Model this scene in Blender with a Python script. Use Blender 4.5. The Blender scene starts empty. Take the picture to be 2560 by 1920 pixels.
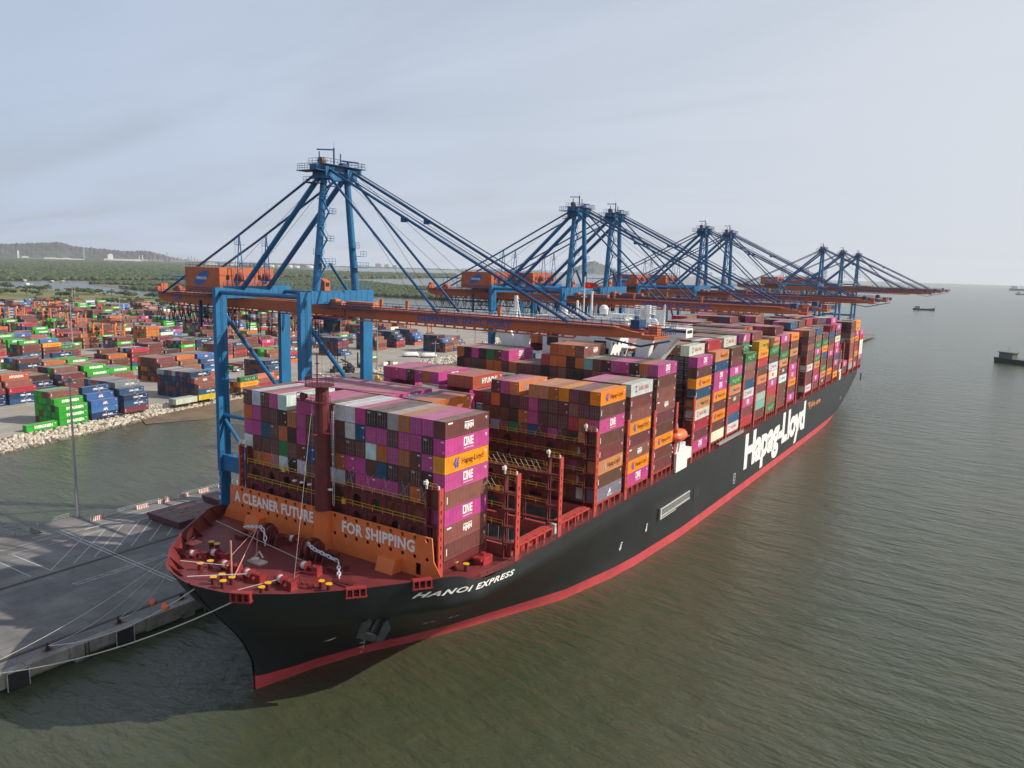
import bpy, math, random
import numpy as np
from mathutils import Vector, Matrix
R = math.radians
rnd = random.Random(7)
C = bpy.context.scene.collection
S = bpy.context.scene

# ---------------------------------------------------------------- camera, light, exposure
cam_d = bpy.data.cameras.new('camera'); cam = bpy.data.objects.new('camera', cam_d); C.objects.link(cam); S.camera = cam
F = Vector((-0.53744848, 0.8296351, -0.15117783)); RX = Vector((0.83674229, 0.54693972, 0.02681954)); UP = Vector((-0.10493559, 0.11208276, 0.98814269))
m = Matrix((RX, UP, -F)).transposed().to_4x4(); m.translation = Vector((98.763, -94.7465, 70.5078)); cam.matrix_world = m
cam_d.sensor_width = 36; cam_d.lens = 36*1908.90/2560; cam_d.clip_start = 1; cam_d.clip_end = 60000
CAM = np.array([98.763, -94.7465, 70.5078])
def pix(P):   # rough screen size helper for choosing what gets built in full
    d = Vector(P)-Vector(CAM); z = d.dot(F)
    return (1280+1908.9*d.dot(RX)/z, 960-1908.9*d.dot(UP)/z, z) if z > 1 else (-9e9, 0, z)
SUN_EL, SUN_AZ = R(34.5), R(58.5)          # azimuth from +Y towards +X
sun_d = bpy.data.lights.new('sun', 'SUN'); sun_d.energy = 5.0; sun_d.angle = R(0.6); sun_d.color = (1.0, 0.91, 0.79)
sun = bpy.data.objects.new('sun', sun_d); C.objects.link(sun)
to_sun = Vector((math.sin(SUN_AZ)*math.cos(SUN_EL), math.cos(SUN_AZ)*math.cos(SUN_EL), math.sin(SUN_EL)))
sun.rotation_euler = to_sun.to_track_quat('Z', 'Y').to_euler(); sun.location = (300, 300, 400)
S.view_settings.view_transform = 'Standard'; S.view_settings.look = 'None'; S.view_settings.gamma = 1
S.view_settings.use_curve_mapping = False; S.view_settings.exposure = 0.0
S.cycles.volume_bounces = 1; S.cycles.max_bounces = 6; S.cycles.transparent_max_bounces = 8
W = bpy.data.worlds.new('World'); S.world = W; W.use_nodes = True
def build_world():
    nt = W.node_tree; N = nt.nodes; L = nt.links; N.clear()
    out = N.new('ShaderNodeOutputWorld'); bg = N.new('ShaderNodeBackground')
    sky = N.new('ShaderNodeTexSky'); sky.sky_type = 'NISHITA'; sky.sun_disc = False; sky.sun_elevation = SUN_EL; sky.sun_rotation = SUN_AZ
    sky.air_density = 1.3; sky.dust_density = 2.5; sky.ozone_density = 1.5
    tc = N.new('ShaderNodeTexCoord'); sep = N.new('ShaderNodeSeparateXYZ'); L.new(tc.outputs['Generated'], sep.inputs[0])
    # streaky high cloud on a flat layer overhead
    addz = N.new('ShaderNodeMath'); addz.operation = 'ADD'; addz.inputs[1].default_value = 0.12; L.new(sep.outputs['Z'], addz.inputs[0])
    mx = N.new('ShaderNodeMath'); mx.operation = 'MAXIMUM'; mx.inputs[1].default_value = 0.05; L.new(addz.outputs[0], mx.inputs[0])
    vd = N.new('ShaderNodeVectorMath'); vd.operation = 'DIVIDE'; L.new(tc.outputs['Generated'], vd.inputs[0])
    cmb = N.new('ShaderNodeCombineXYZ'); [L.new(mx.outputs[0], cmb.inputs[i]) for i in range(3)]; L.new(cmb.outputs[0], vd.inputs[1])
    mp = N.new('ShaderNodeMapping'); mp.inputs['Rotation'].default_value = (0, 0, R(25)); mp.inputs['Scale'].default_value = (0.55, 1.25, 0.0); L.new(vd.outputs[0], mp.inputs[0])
    nz = N.new('ShaderNodeTexNoise'); nz.inputs['Scale'].default_value = 0.9; nz.inputs['Detail'].default_value = 7; nz.inputs['Roughness'].default_value = 0.5; nz.inputs['Distortion'].default_value = 0.6; L.new(mp.outputs[0], nz.inputs['Vector'])
    # cloud cover grows towards the sun's side of the sky
    dt = N.new('ShaderNodeVectorMath'); dt.operation = 'DOT_PRODUCT'; dt.inputs[1].default_value = (math.sin(SUN_AZ), math.cos(SUN_AZ), 0); L.new(tc.outputs['Generated'], dt.inputs[0])
    m1 = N.new('ShaderNodeMath'); m1.operation = 'MULTIPLY_ADD'; m1.inputs[1].default_value = 0.22; m1.inputs[2].default_value = 0.30; L.new(dt.outputs['Value'], m1.inputs[0])
    m2 = N.new('ShaderNodeMath'); m2.operation = 'ADD'; L.new(nz.outputs['Fac'], m2.inputs[0])
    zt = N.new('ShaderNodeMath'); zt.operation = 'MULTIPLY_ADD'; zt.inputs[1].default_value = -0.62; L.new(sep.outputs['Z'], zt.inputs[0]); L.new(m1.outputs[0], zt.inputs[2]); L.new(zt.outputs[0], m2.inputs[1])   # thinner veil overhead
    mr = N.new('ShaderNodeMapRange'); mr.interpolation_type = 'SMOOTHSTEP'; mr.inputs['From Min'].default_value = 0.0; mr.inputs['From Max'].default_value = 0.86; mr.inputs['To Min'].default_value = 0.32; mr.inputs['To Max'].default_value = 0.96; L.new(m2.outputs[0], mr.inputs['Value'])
    cc = N.new('ShaderNodeMix'); cc.data_type = 'RGBA'; cc.inputs[6].default_value = CLOUD_A; cc.inputs[7].default_value = CLOUD_B
    mr2 = N.new('ShaderNodeMapRange'); mr2.inputs['From Min'].default_value = -0.75; mr2.inputs['From Max'].default_value = 0.75; L.new(dt.outputs['Value'], mr2.inputs['Value']); L.new(mr2.outputs[0], cc.inputs[0])
    mix = N.new('ShaderNodeMix'); mix.data_type = 'RGBA'; L.new(mr.outputs[0], mix.inputs[0]); L.new(sky.outputs[0], mix.inputs[6]); L.new(cc.outputs[2], mix.inputs[7])
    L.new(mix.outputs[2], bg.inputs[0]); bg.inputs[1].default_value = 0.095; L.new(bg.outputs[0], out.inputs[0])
CLOUD_A = (5.1, 6.1, 8.1, 1); CLOUD_B = (7.6, 8.0, 8.5, 1)
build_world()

# ---------------------------------------------------------------- materials
MATS = {}
def mat(name, col=(.5,.5,.5), rough=.6, metal=0., wear=.12, wscale=.6, bump=0., bscale=3., src='fixed', streak=0., spec=.5, emit=None):
    if name in MATS: return MATS[name]
    M = bpy.data.materials.new(name); M.use_nodes = True; nt = M.node_tree; N = nt.nodes; L = nt.links
    b = N['Principled BSDF']; b.inputs['Roughness'].default_value = rough; b.inputs['Metallic'].default_value = metal
    b.inputs['Specular IOR Level'].default_value = spec
    tc = N.new('ShaderNodeTexCoord')
    if src == 'object':
        oi = N.new('ShaderNodeObjectInfo'); base = oi.outputs['Color']
    elif src == 'attr':
        at = N.new('ShaderNodeAttribute'); at.attribute_name = 'col'; base = at.outputs['Color']
    else:
        rgb = N.new('ShaderNodeRGB'); rgb.outputs[0].default_value = (*col, 1); base = rgb.outputs[0]
    vec = tc.outputs['Object']
    if src == 'object':       # every copy gets its own wear
        va = N.new('ShaderNodeVectorMath'); va.operation = 'MULTIPLY_ADD'; va.inputs[1].default_value = (1,1,1)
        sc = N.new('ShaderNodeMath'); sc.operation = 'MULTIPLY'; sc.inputs[1].default_value = 97; L.new(oi.outputs['Random'], sc.inputs[0])
        L.new(tc.outputs['Object'], va.inputs[0]); L.new(sc.outputs[0], va.inputs[2]); vec = va.outputs[0]
    nz = N.new('ShaderNodeTexNoise'); nz.inputs['Scale'].default_value = wscale; nz.inputs['Detail'].default_value = 6; nz.inputs['Roughness'].default_value = .65; L.new(vec, nz.inputs['Vector'])
    mr = N.new('ShaderNodeMapRange'); mr.inputs['From Min'].default_value = .3; mr.inputs['From Max'].default_value = .7; mr.inputs['To Min'].default_value = 1-wear*1.4; mr.inputs['To Max'].default_value = 1+wear; L.new(nz.outputs['Fac'], mr.inputs['Value'])
    mul = N.new('ShaderNodeVectorMath'); mul.operation = 'SCALE'; L.new(base, mul.inputs[0]); L.new(mr.outputs[0], mul.inputs['Scale']); last = mul.outputs[0]
    if streak:
        mp = N.new('ShaderNodeMapping'); mp.inputs['Scale'].default_value = (1.2, 1.2, .07); L.new(vec, mp.inputs[0])
        n2 = N.new('ShaderNodeTexNoise'); n2.inputs['Scale'].default_value = 1.1; n2.inputs['Detail'].default_value = 5; L.new(mp.outputs[0], n2.inputs['Vector'])
        r2 = N.new('ShaderNodeMapRange'); r2.inputs['From Min'].default_value = .55; r2.inputs['From Max'].default_value = .78; r2.inputs['To Max'].default_value = streak; L.new(n2.outputs['Fac'], r2.inputs['Value'])
        mx = N.new('ShaderNodeMix'); mx.data_type = 'RGBA'; mx.inputs[7].default_value = (.16, .10, .07, 1); L.new(r2.outputs[0], mx.inputs[0]); L.new(last, mx.inputs[6]); last = mx.outputs[2]
    if src in ('object', 'attr') and 'paint' in name:
        ge = N.new('ShaderNodeNewGeometry'); sx_ = N.new('ShaderNodeSeparateXYZ'); L.new(ge.outputs['True Normal'], sx_.inputs[0]); dn = N.new('ShaderNodeTexNoise'); dn.inputs['Scale'].default_value = .45; dn.inputs['Detail'].default_value = 5; L.new(vec, dn.inputs['Vector'])
        du = N.new('ShaderNodeMapRange'); du.inputs['From Min'].default_value = .8; du.inputs['From Max'].default_value = 1; L.new(sx_.outputs['Z'], du.inputs['Value']); dm_ = N.new('ShaderNodeMath'); dm_.operation = 'MULTIPLY'; L.new(du.outputs[0], dm_.inputs[0]); L.new(dn.outputs['Fac'], dm_.inputs[1])
        md = N.new('ShaderNodeMix'); md.data_type = 'RGBA'; md.inputs[7].default_value = (.33,.28,.25,1); L.new(dm_.outputs[0], md.inputs[0]); L.new(last, md.inputs[6]); last = md.outputs[2]
    L.new(last, b.inputs['Base Color'])
    if bump:
        nb = N.new('ShaderNodeTexNoise'); nb.inputs['Scale'].default_value = bscale; nb.inputs['Detail'].default_value = 5; L.new(vec, nb.inputs['Vector'])
        bp = N.new('ShaderNodeBump'); bp.inputs['Distance'].default_value = bump; L.new(nb.outputs['Fac'], bp.inputs['Height']); L.new(bp.outputs[0], b.inputs['Normal'])
    MATS[name] = M; return M
CPAINT = mat('container_paint', rough=.55, wear=.16, wscale=.5, src='object', streak=.28, spec=.3)
CATTR = mat('container_paint_mass', rough=.6, wear=.14, wscale=.25, src='attr', streak=.22, spec=.3)
WHITE = mat('white_paint', (.78,.78,.76), .5, wear=.06)
LWHITE = mat('lettering_white', (.82,.81,.78), .6, wear=.08, wscale=2)
REDDECK = mat('red_deck_paint', (.17,.026,.028), .5, wear=.25, wscale=.25, bump=.01, streak=.12)
REDSTEEL = mat('red_steel', (.13,.018,.02), .5, wear=.18, wscale=.8, streak=.15)
REDPOST = mat('red_oxide_post', (.46,.06,.045), .5, wear=.12, wscale=.8, streak=.12)
ORANGEW = mat('orange_bulkhead', (.74,.175,.04), .55, wear=.08, wscale=.4, streak=.1)
ORANGEC = mat('crane_orange', (.50,.12,.04), .55, wear=.1, wscale=.3, streak=.06)
BLUEC = mat('crane_blue', (.014,.15,.33), .45, wear=.12, wscale=.3, streak=.05)
NAVY = mat('navy_steel', (.012,.05,.14), .5, wear=.1)
HULLB = mat('hull_black', (.020,.023,.026), .42, wear=.22, wscale=.12, streak=.05, bump=.02, bscale=.5)
BOOT = mat('boot_topping_red', (.52,.065,.075), .55, wear=.14, wscale=.2, streak=.12)
YEL = mat('yellow_paint', (.75,.44,.02), .5); BLACK = mat('black_rubber', (.02,.02,.02), .8)
CABLE = mat('cable_black', (.015,.017,.02), .7); ROPE = mat('rope', (.55,.52,.46), .9, wear=.2, wscale=5)
GALV = mat('galvanised_steel', (.36,.38,.38), .5, metal=.3); STEELG = mat('grey_steel', (.2,.22,.24), .5)
GLASSD = mat('dark_glass', (.02,.03,.035), .12, wear=.02); CONC = mat('concrete', (.27,.255,.225), .85, wear=.3, wscale=.35, bump=.02, streak=.5)
RTGO = mat('rtg_orange', (.62,.17,.03), .5, wear=.1, streak=.08); BLUEL = mat('logo_blue', (.03,.12,.40), .5, wear=.03)
LORANGE = mat('lettering_orange', (.75,.27,.10), .6); LIFEB = mat('lifeboat_orange', (.80,.16,.05), .35, wear=.04)
CHAINW = mat('chain_white', (.62,.64,.68), .5, wear=.25, wscale=3)

# ---------------------------------------------------------------- geometry helpers
class MB:
    def __init__(s): s.v = []; s.f = []; s.c = []
    def add(s, vs, fs, col=None):
        n = len(s.v); s.v += [tuple(v) for v in vs]; s.f += [tuple(i+n for i in f) for f in fs]
        if col is not None: s.c += [col]*len(fs)
        return s
    def box(s, x0, x1, y0, y1, z0, z1, col=None, bottom=True):
        vs = [(x0,y0,z0),(x1,y0,z0),(x1,y1,z0),(x0,y1,z0),(x0,y0,z1),(x1,y0,z1),(x1,y1,z1),(x0,y1,z1)]
        fs = [(4,5,6,7),(0,1,5,4),(1,2,6,5),(2,3,7,6),(3,0,4,7)]
        if bottom: fs.append((3,2,1,0))
        return s.add(vs, fs, col)
    def beam(s, a, b, w, h=None, up=(0,0,1)):
        h = h or w; a = Vector(a); b = Vector(b); d = (b-a).normalized(); u = Vector(up)
        if abs(d.dot(u)) > .98: u = Vector((0,1,0))
        x = d.cross(u).normalized()*w/2; y = x.cross(d).normalized()*h/2
        vs = [a-x-y,a+x-y,a+x+y,a-x+y,b-x-y,b+x-y,b+x+y,b-x+y]
        return s.add(vs, [(0,1,2,3),(7,6,5,4),(0,4,5,1),(1,5,6,2),(2,6,7,3),(3,7,4,0)])
    def tube(s, pts, r, n=6, caps=True):
        pts = [Vector(p) for p in pts]; rs = r if isinstance(r, (list, tuple)) else [r]*len(pts)
        ring = []
        pu = None
        for i, p in enumerate(pts):
            d = (pts[min(i+1, len(pts)-1)]-pts[max(i-1, 0)]).normalized()
            if pu is None: pu = Vector((0,0,1)) if abs(d.z) < .9 else Vector((1,0,0))
            x = d.cross(pu).normalized(); y = x.cross(d).normalized(); pu = y
            ring.append([p+(x*math.cos(2*math.pi*k/n)+y*math.sin(2*math.pi*k/n))*rs[i] for k in range(n)])
        vs = [q for r_ in ring for q in r_]; fs = []
        for i in range(len(pts)-1):
            for k in range(n):
                a = i*n+k; b = i*n+(k+1)%n; fs.append((a, b, b+n, a+n))
        if caps: fs += [tuple(range(n-1,-1,-1)), tuple((len(pts)-1)*n+k for k in range(n))]
        return s.add(vs, fs)
    def cyl(s, c, r, h, n=12, r2=None): return s.tube([c, (c[0],c[1],c[2]+h)], [r, r if r2 is None else r2], n)
    def prism(s, poly, z0, z1):       # poly in xy
        n = len(poly); vs = [(x,y,z0) for x,y in poly]+[(x,y,z1) for x,y in poly]
        return s.add(vs, [tuple(range(n-1,-1,-1)), tuple(range(n,2*n))]+[(i,(i+1)%n,(i+1)%n+n,i+n) for i in range(n)])
    def prism_y(s, poly, y0, y1):     # poly in xz
        n = len(poly); vs = [(x,y0,z) for x,z in poly]+[(x,y1,z) for x,z in poly]
        return s.add(vs, [tuple(range(n)), tuple(range(2*n-1,n-1,-1))]+[(i+n,(i+1)%n+n,(i+1)%n,i) for i in range(n)])
    def prism_x(s, poly, x0, x1):     # poly in yz
        n = len(poly); vs = [(x0,y,z) for y,z in poly]+[(x1,y,z) for y,z in poly]
        return s.add(vs, [tuple(range(n-1,-1,-1)), tuple(range(n,2*n))]+[(i,(i+1)%n,(i+1)%n+n,i+n) for i in range(n)])
    def rail(s, pts, h=1.05, step=2., r=.035, n=4, mids=1):
        pts = [Vector(p) for p in pts]; up = Vector((0,0,h))
        for a, b in zip(pts, pts[1:]):
            k = max(1, round((b-a).length/step))
            for i in range(k+1): q = a.lerp(b, i/k); s.tube([q, q+up], r, n, False)
            for j in range(mids+1): s.tube([a+up*(j+1)/(mids+1), b+up*(j+1)/(mids+1)], r, n, False)
        return s
    def mesh(s, name, m, smooth=False):
        me = bpy.data.meshes.new(name); me.from_pydata(s.v, [], s.f); me.update()
        if s.c:
            at = me.attributes.new('col', 'FLOAT_COLOR', 'CORNER')
            arr = np.array([(*c, 1.0) for c, f in zip(s.c, s.f) for _ in f], dtype=np.float32); at.data.foreach_set('color', arr.ravel())
        if m: me.materials.append(m)
        if smooth: me.polygons.foreach_set('use_smooth', [True]*len(me.polygons))
        return me
    def build(s, name, m, parent=None, smooth=False, **kw): return obj(name, s.mesh(name, m, smooth), parent, **kw)
def obj(name, me, parent=None, loc=None, rot=None, color=None, **props):
    o = bpy.data.objects.new(name, me); C.objects.link(o)
    if parent: o.parent = parent
    if loc: o.location = loc
    if rot: o.rotation_euler = rot
    if color: o.color = (*color, 1)
    for k, v in props.items(): o[k] = v
    return o
def thing(name, label, cat, loc=(0,0,0), rotz=0, group=None):
    o = bpy.data.objects.new(name, None); C.objects.link(o); o.location = loc; o.rotation_euler = (0,0,rotz); o.empty_display_size = .5
    o['label'] = label; o['category'] = cat
    if group: o['group'] = group
    return o
def dup(root, loc=None, rotz=None, label=None, group=None):
    r = root.copy(); C.objects.link(r)
    if loc: r.location = loc
    if rotz is not None: r.rotation_euler = (0,0,rotz)
    if label: r['label'] = label
    if group: r['group'] = group
    for ch in KIDS(root):
        c = ch.copy(); C.objects.link(c); c.parent = r
        for g in KIDS(ch):
            d = g.copy(); C.objects.link(d); d.parent = c
    return r
def KIDS(o): return list(o.children)
_tc = {}
def text_geo(txt, bold=.02, shear=0., spacing=1.0, res=2, width=None):
    """verts (x right, y up) and faces of a word, cap height 1, centred on x"""
    k = (txt, bold, shear, spacing, res)
    if k not in _tc:
        cu = bpy.data.curves.new('t', 'FONT'); cu.body = txt; cu.size = 1.0; cu.resolution_u = res; cu.offset = bold; cu.shear = shear; cu.space_character = spacing
        o = bpy.data.objects.new('t', cu); C.objects.link(o)
        dg = bpy.context.evaluated_depsgraph_get(); me = o.evaluated_get(dg).to_mesh()
        v = np.array([tuple(q.co) for q in me.vertices]); f = [tuple(p.vertices) for p in me.polygons]
        o.evaluated_get(dg).to_mesh_clear(); bpy.data.objects.remove(o); bpy.data.curves.remove(cu)
        v = v[:, :2]; v[:, 0] -= (v[:, 0].min()+v[:, 0].max())/2
        hh = .72; v /= hh; _tc[k] = (v, f)
    v, f = _tc[k]; v = v.copy()
    if width: v[:, 0] *= width/(v[:, 0].max()-v[:, 0].min())
    return v, f
def text_on(mb, txt, origin, ex, ey, h, width=None, col=None, **kw):
    """flat lettering: cap height h, centred at origin (baseline), ex/ey unit vectors"""
    v, f = text_geo(txt, **kw); w = v[:, 0].max()-v[:, 0].min(); sx = (width/w) if width else h
    ex = Vector(ex); ey = Vector(ey); O = Vector(origin)
    mb.add([O+ex*(x*sx)+ey*(y*h) for x, y in v], f, col)
def poly_on(mb, polys, origin, ex, ey, sc=1., col=None):
    ex = Vector(ex); ey = Vector(ey); O = Vector(origin)
    for p in polys: mb.add([O+ex*(x*sc)+ey*(y*sc) for x, y in p], [tuple(range(len(p)))], col)
def rect(x0, x1, y0, y1): return [(x0,y0),(x1,y0),(x1,y1),(x0,y1)]
# shapes of the container marks, width about 2, height 1, centred
ONEL = [rect(-1,-.8,0,1), rect(-.8,-.5,0,.2), rect(-.8,-.5,.8,1), [(-.5,0),(-.3,.0),(-.3,1),(-.5,1)], rect(-.22,-.04,0,1), [(-.04,1),(-.04,.68),(.2,0),(.2,.32)], rect(.2,.38,0,1), rect(.5,.68,0,1), rect(.68,1,0,.2), rect(.68,1,.4,.6), rect(.68,1,.8,1)]
HMML = [rect(-1,-.8,.1,.72), rect(-.8,-.62,.32,.5), rect(-.62,-.42,0,.72), rect(-.32,-.14,-.1,.72), [(-.14,.72),(-.14,.44),(0,.12),(0,.42)], [(0,.42),(0,.12),(.14,.44),(.14,.72)], rect(.14,.32,0,.72), rect(.42,.58,.05,.72), [(.58,.72),(.58,.46),(.70,.2),(.70,.46)], [(.70,.46),(.70,.2),(.82,.46),(.82,.72)], rect(.82,1,.1,.72), [(-1,.82),(-.15,.82),(-.1,.94),(-1,.94)], [(-.15,.82),(0,.66),(0,.8),(-.1,.94)], [(0,.8),(0,.66),(.15,.82),(.1,.94)], [(.15,.82),(1,.82),(1,.94),(.1,.94)]]
HLMARK = [[(-.5,.5),(-.15,1),(.1,1),(-.2,.5)], [(-.5,.5),(-.2,.5),(.05,0),(-.2,0)], [(.05,.55),(.3,1),(.55,1),(.3,.6)], [(.05,.55),(.4,.55),(.3,.35),(.0,.4)], [(.05,.4),(.3,.35),(.4,0),(.15,0)]]
X_, Y_, Z_ = (1,0,0), (0,1,0), (0,0,1)
def marks(mb, logo, c, ex, ey, h, dark=(.03,.01,.01), w=(.82,.81,.78)):
    """draw a line's mark centred at c on a face; h = container height"""
    O = Vector(c); ex = Vector(ex); ey = Vector(ey); at = lambda a, b: O+ex*a+ey*b
    if logo == 'one':
        poly_on(mb, ONEL, at(.2,-.42*h/2.6), ex, ey, 1.35, w); text_on(mb, 'OCEAN NETWORK EXPRESS', at(.2,-.88), ex, ey, .22, width=2.7, col=w)
    elif logo == 'oner': poly_on(mb, ONEL, at(.2,-.5), ex, ey, 1.2, (.6,.03,.12))
    elif logo == 'hmm': poly_on(mb, HMML, at(.3,-.55), ex, ey, 1.25, w); mb.add([at(-5.4,.75),at(-4.2,.75),at(-4.2,1.0),at(-5.4,1.0)], [(0,1,2,3)], w)
    elif logo in ('hl', 'hlf'):
        bl = (.05,.09,.42) if logo == 'hl' else (.30,.33,.36)
        poly_on(mb, HLMARK, at(-3.0,-.75), ex, ey, 1.5, bl); text_on(mb, 'Hapag-Lloyd', at(1.5,-.42), ex, ey, .95, width=6.1, col=dark, bold=.0)
    elif logo == 'ym':
        poly_on(mb, [rect(-.35,.35,.75,1),rect(-.1,.1,.1,.75),rect(-.35,.35,-.1,.12)], at(-3.3,-.45), ex, ey, 1.2, (.30,.03,.15)); text_on(mb, 'YANG MING', at(.9,-.4), ex, ey, .95, width=5.6, col=(.6,.05,.08), bold=.0)
    elif logo == 'uasc':
        for i, ch in enumerate('UASC'): text_on(mb, ch, at(-2.4+i*1.6,-.35), ex, ey, .75, col=w)
        mb.add([at(3.3,-.6),at(3.5,-.6),at(3.5,.8),at(3.3,.8)], [(0,1,2,3)], w); mb.add([at(-.7,-.75),at(.4,-.75),at(.4,-.6),at(-.7,-.6)], [(0,1,2,3)], w)
    elif logo == 'hyundai':
        mb.add([at(-3.6,-.6),at(-2.9,-.6),at(-2.9,.6)], [(0,1,2)], (.03,.22,.10)); text_on(mb, 'HYUNDAI', at(.6,-.5), ex, ey, 1.15, width=6.2, col=w, bold=.035)
    elif logo == 'eg': text_on(mb, 'EVERGREEN', at(.6,-.5), ex, ey, 1.1, width=7.2, col=w, bold=.05)
    elif logo == 'cma':
        text_on(mb, 'CMA CGM', at(1.0,-.45), ex, ey, .8, width=4.6, col=w, bold=.045)
        pts = [(.9+1.3*math.cos(t), .15+1.05*math.sin(t)) for t in [math.pi*.52+.12*i for i in range(6)]]
        for sg in (1, -1):
            q = [(sg*(x-.9)+1.0, sg*(y-.15)-.05) for x, y in pts]
            mb.add([at(x, y) for x, y in q]+[at(x, y+sg*.13) for x, y in q[::-1]], [tuple(range(12))], w)
        text_on(mb, 'CMA CGM GROUP', at(4.2,-.62), ex, ey, .22, width=2.2, col=w)
    elif logo == 'apl': text_on(mb, 'APL', at(.3,-.75), ex, ey, 1.0, width=2.3, col=w, bold=.05); mb.add([at(-.5,.45),at(1.1,.5),at(1.0,.75),at(-.3,.7)], [(0,1,2,3)], (.6,.05,.1))
    elif logo == 'vs':
        poly_on(mb, [[(-.9,-.3),(.5,1.0),(.45,.65),(-.2,-.1)], [(-.2,-.1),(.45,.65),(.9,0),(.5,-.1)]], at(0,-.3), ex, ey, .9, w); text_on(mb, 'VIETSUN', at(0,-1.0), ex, ey, .4, col=w)
    else:   # small code plates that every box carries
        mb.add([at(-5.5,-.6),at(-5.3,-.6),at(-5.3,.5),at(-5.5,.5)], [(0,1,2,3)], w)
    mb.add([at(4.95,.55),at(5.5,.55),at(5.5,.68),at(4.95,.68)], [(0,1,2,3)], w)
    mb.add([at(5.1,.3),at(5.5,.3),at(5.5,.4),at(5.1,.4)], [(0,1,2,3)], w)

# ---------------------------------------------------------------- shipping containers
COL = dict(br=(.145,.055,.045), brl=(.25,.10,.075), brp=(.175,.052,.055), dk=(.065,.033,.03), mag=(.50,.075,.25), org=(.50,.14,.04), hl=(.86,.29,.012), hlf=(.62,.26,.10),
    wht=(.62,.63,.62), crm=(.80,.76,.60), gry=(.20,.21,.23), lgy=(.36,.38,.38), blu=(.03,.085,.18), nvy=(.02,.045,.11), egn=(.03,.36,.03), ugn=(.035,.19,.06), mnt=(.22,.46,.34), red=(.42,.035,.05),
    apl=(.05,.15,.40), och=(.66,.40,.03), sal=(.48,.19,.13), lgn=(.50,.60,.44), hyr=(.44,.10,.06))
CNAME = dict(br='brown', brl='light brown', brp='wine brown', dk='dark brown', mag='magenta', org='burnt orange', hl='bright orange', hlf='faded orange', wht='white', crm='cream', gry='dark grey', lgy='pale grey', blu='slate blue',
    nvy='navy blue', egn='bright green', ugn='dark green', mnt='mint green', red='red', apl='mid blue', och='ochre yellow', sal='salmon', lgn='pale green', hyr='rust red')
LOGO_OF = dict(mag='one', hl='hl', hlf='hlf', ugn='uasc', egn='eg', nvy='cma', apl='apl', hyr='hyundai')
CW, CL, CH = 2.438, 12.19, 2.6
def corr_panel(n, w, h, depth, axis):
    """corrugated sheet in a plane, length w centred, height 0..h; axis 'x': faces +-X (runs along Y)"""
    mb = MB(); pitch = w/n; xs = []
    for i in range(n):
        a = -w/2+i*pitch
        xs += [(a+.0*pitch, 0), (a+.3*pitch, 0), (a+.5*pitch, -depth), (a+.8*pitch, -depth)]
    xs.append((w/2, 0)); vs = []
    for y, d in xs: vs += [((d, y, .16), (d, y, h-.12)) if axis == 'x' else ((y, -d, .16), (y, -d, h-.12))]
    v = [q for p in vs for q in p]
    mb.add(v, [((2*i, 2*i+2, 2*i+3, 2*i+1)) for i in range(len(xs)-1)]); return mb
def _frame():
    mb = MB(); w, l, h = CW/2, CL/2, CH
    for sx in (-1, 1):
        for sy in (-1, 1): mb.box(sx*w-(.14 if sx > 0 else 0), sx*w+(.14 if sx < 0 else 0), sy*l-(.16 if sy > 0 else 0), sy*l+(.16 if sy < 0 else 0), 0.02, h)
        mb.box(sx*w-(.08 if sx > 0 else 0), sx*w+(.08 if sx < 0 else 0), -l+.16, l-.16, .02, .17); mb.box(sx*w-(.07 if sx > 0 else 0), sx*w+(.07 if sx < 0 else 0), -l+.16, l-.16, h-.13, h-.01)
    for sy in (-1, 1):
        mb.box(-w+.14, w-.14, sy*l-(.08 if sy > 0 else 0), sy*l+(.08 if sy < 0 else 0), .02, .17); mb.box(-w+.14, w-.14, sy*l-(.08 if sy > 0 else 0), sy*l+(.08 if sy < 0 else 0), h-.13, h-.01)
    return mb
CM = {}
CM['frame'] = _frame().mesh('frame', CPAINT)
sp = corr_panel(30, CL-.32, CH, .05, 'x'); sp.v = [(x+CW/2-.015, y, z) for x, y, z in sp.v]; CM['side_r'] = sp.mesh('side_panel', CPAINT)
sp = corr_panel(30, CL-.32, CH, .05, 'x'); sp.v = [(-x-CW/2+.015, y, z) for x, y, z in sp.v]; CM['side_l'] = sp.mesh('side_panel_far', CPAINT)
ep = corr_panel(8, CW-.28, CH, .05, 'y'); ep.v = [(x, -y*-1-CL/2+.02, z) for x, y, z in ep.v]; CM['end'] = ep.mesh('end_panel', CPAINT)
rp = MB()
for i in range(24):
    a = -CL/2+.1+i*(CL-.2)/24; b = (CL-.2)/24; zz = [CH-.03, CH-.03, CH-.055, CH-.055, CH-.03]; yy = [a, a+.35*b, a+.5*b, a+.85*b, a+b]
    for k in range(4): rp.add([(-CW/2+.07, yy[k], zz[k]), (CW/2-.07, yy[k], zz[k]), (CW/2-.07, yy[k+1], zz[k+1]), (-CW/2+.07, yy[k+1], zz[k+1])], [(0,1,2,3)])
CM['roof'] = rp.mesh('roof_panel', CPAINT)
dm = MB(); dm.box(-.53, .53, 0, .04, 0, 2.3)
for z in (.5, 1.05, 1.6): dm.box(-.5, .5, -.02, 0, z, z+.14)
CM['door'] = dm.mesh('door', CPAINT)
dr = MB()
for x in (-.3, .22): dr.tube([(x, -.05, .05), (x, -.05, 2.25)], .022, 4, False); dr.box(x-.02, x+.2, -.08, -.05, .95, 1.0)
CM['rod'] = dr.mesh('lock_rods', GALV)
mk = {}
def logo_mesh(logo):
    if logo not in mk:
        mb = MB(); marks(mb, logo, (CW/2+.012, 0, 1.35), Y_, Z_, 2.6); mk[logo] = mb.mesh('lettering', MARKM)
    return mk[logo]
MARKM = mat('mark_print', rough=.6, wear=.05, src='attr', spec=.2)
em = MB()
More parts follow.
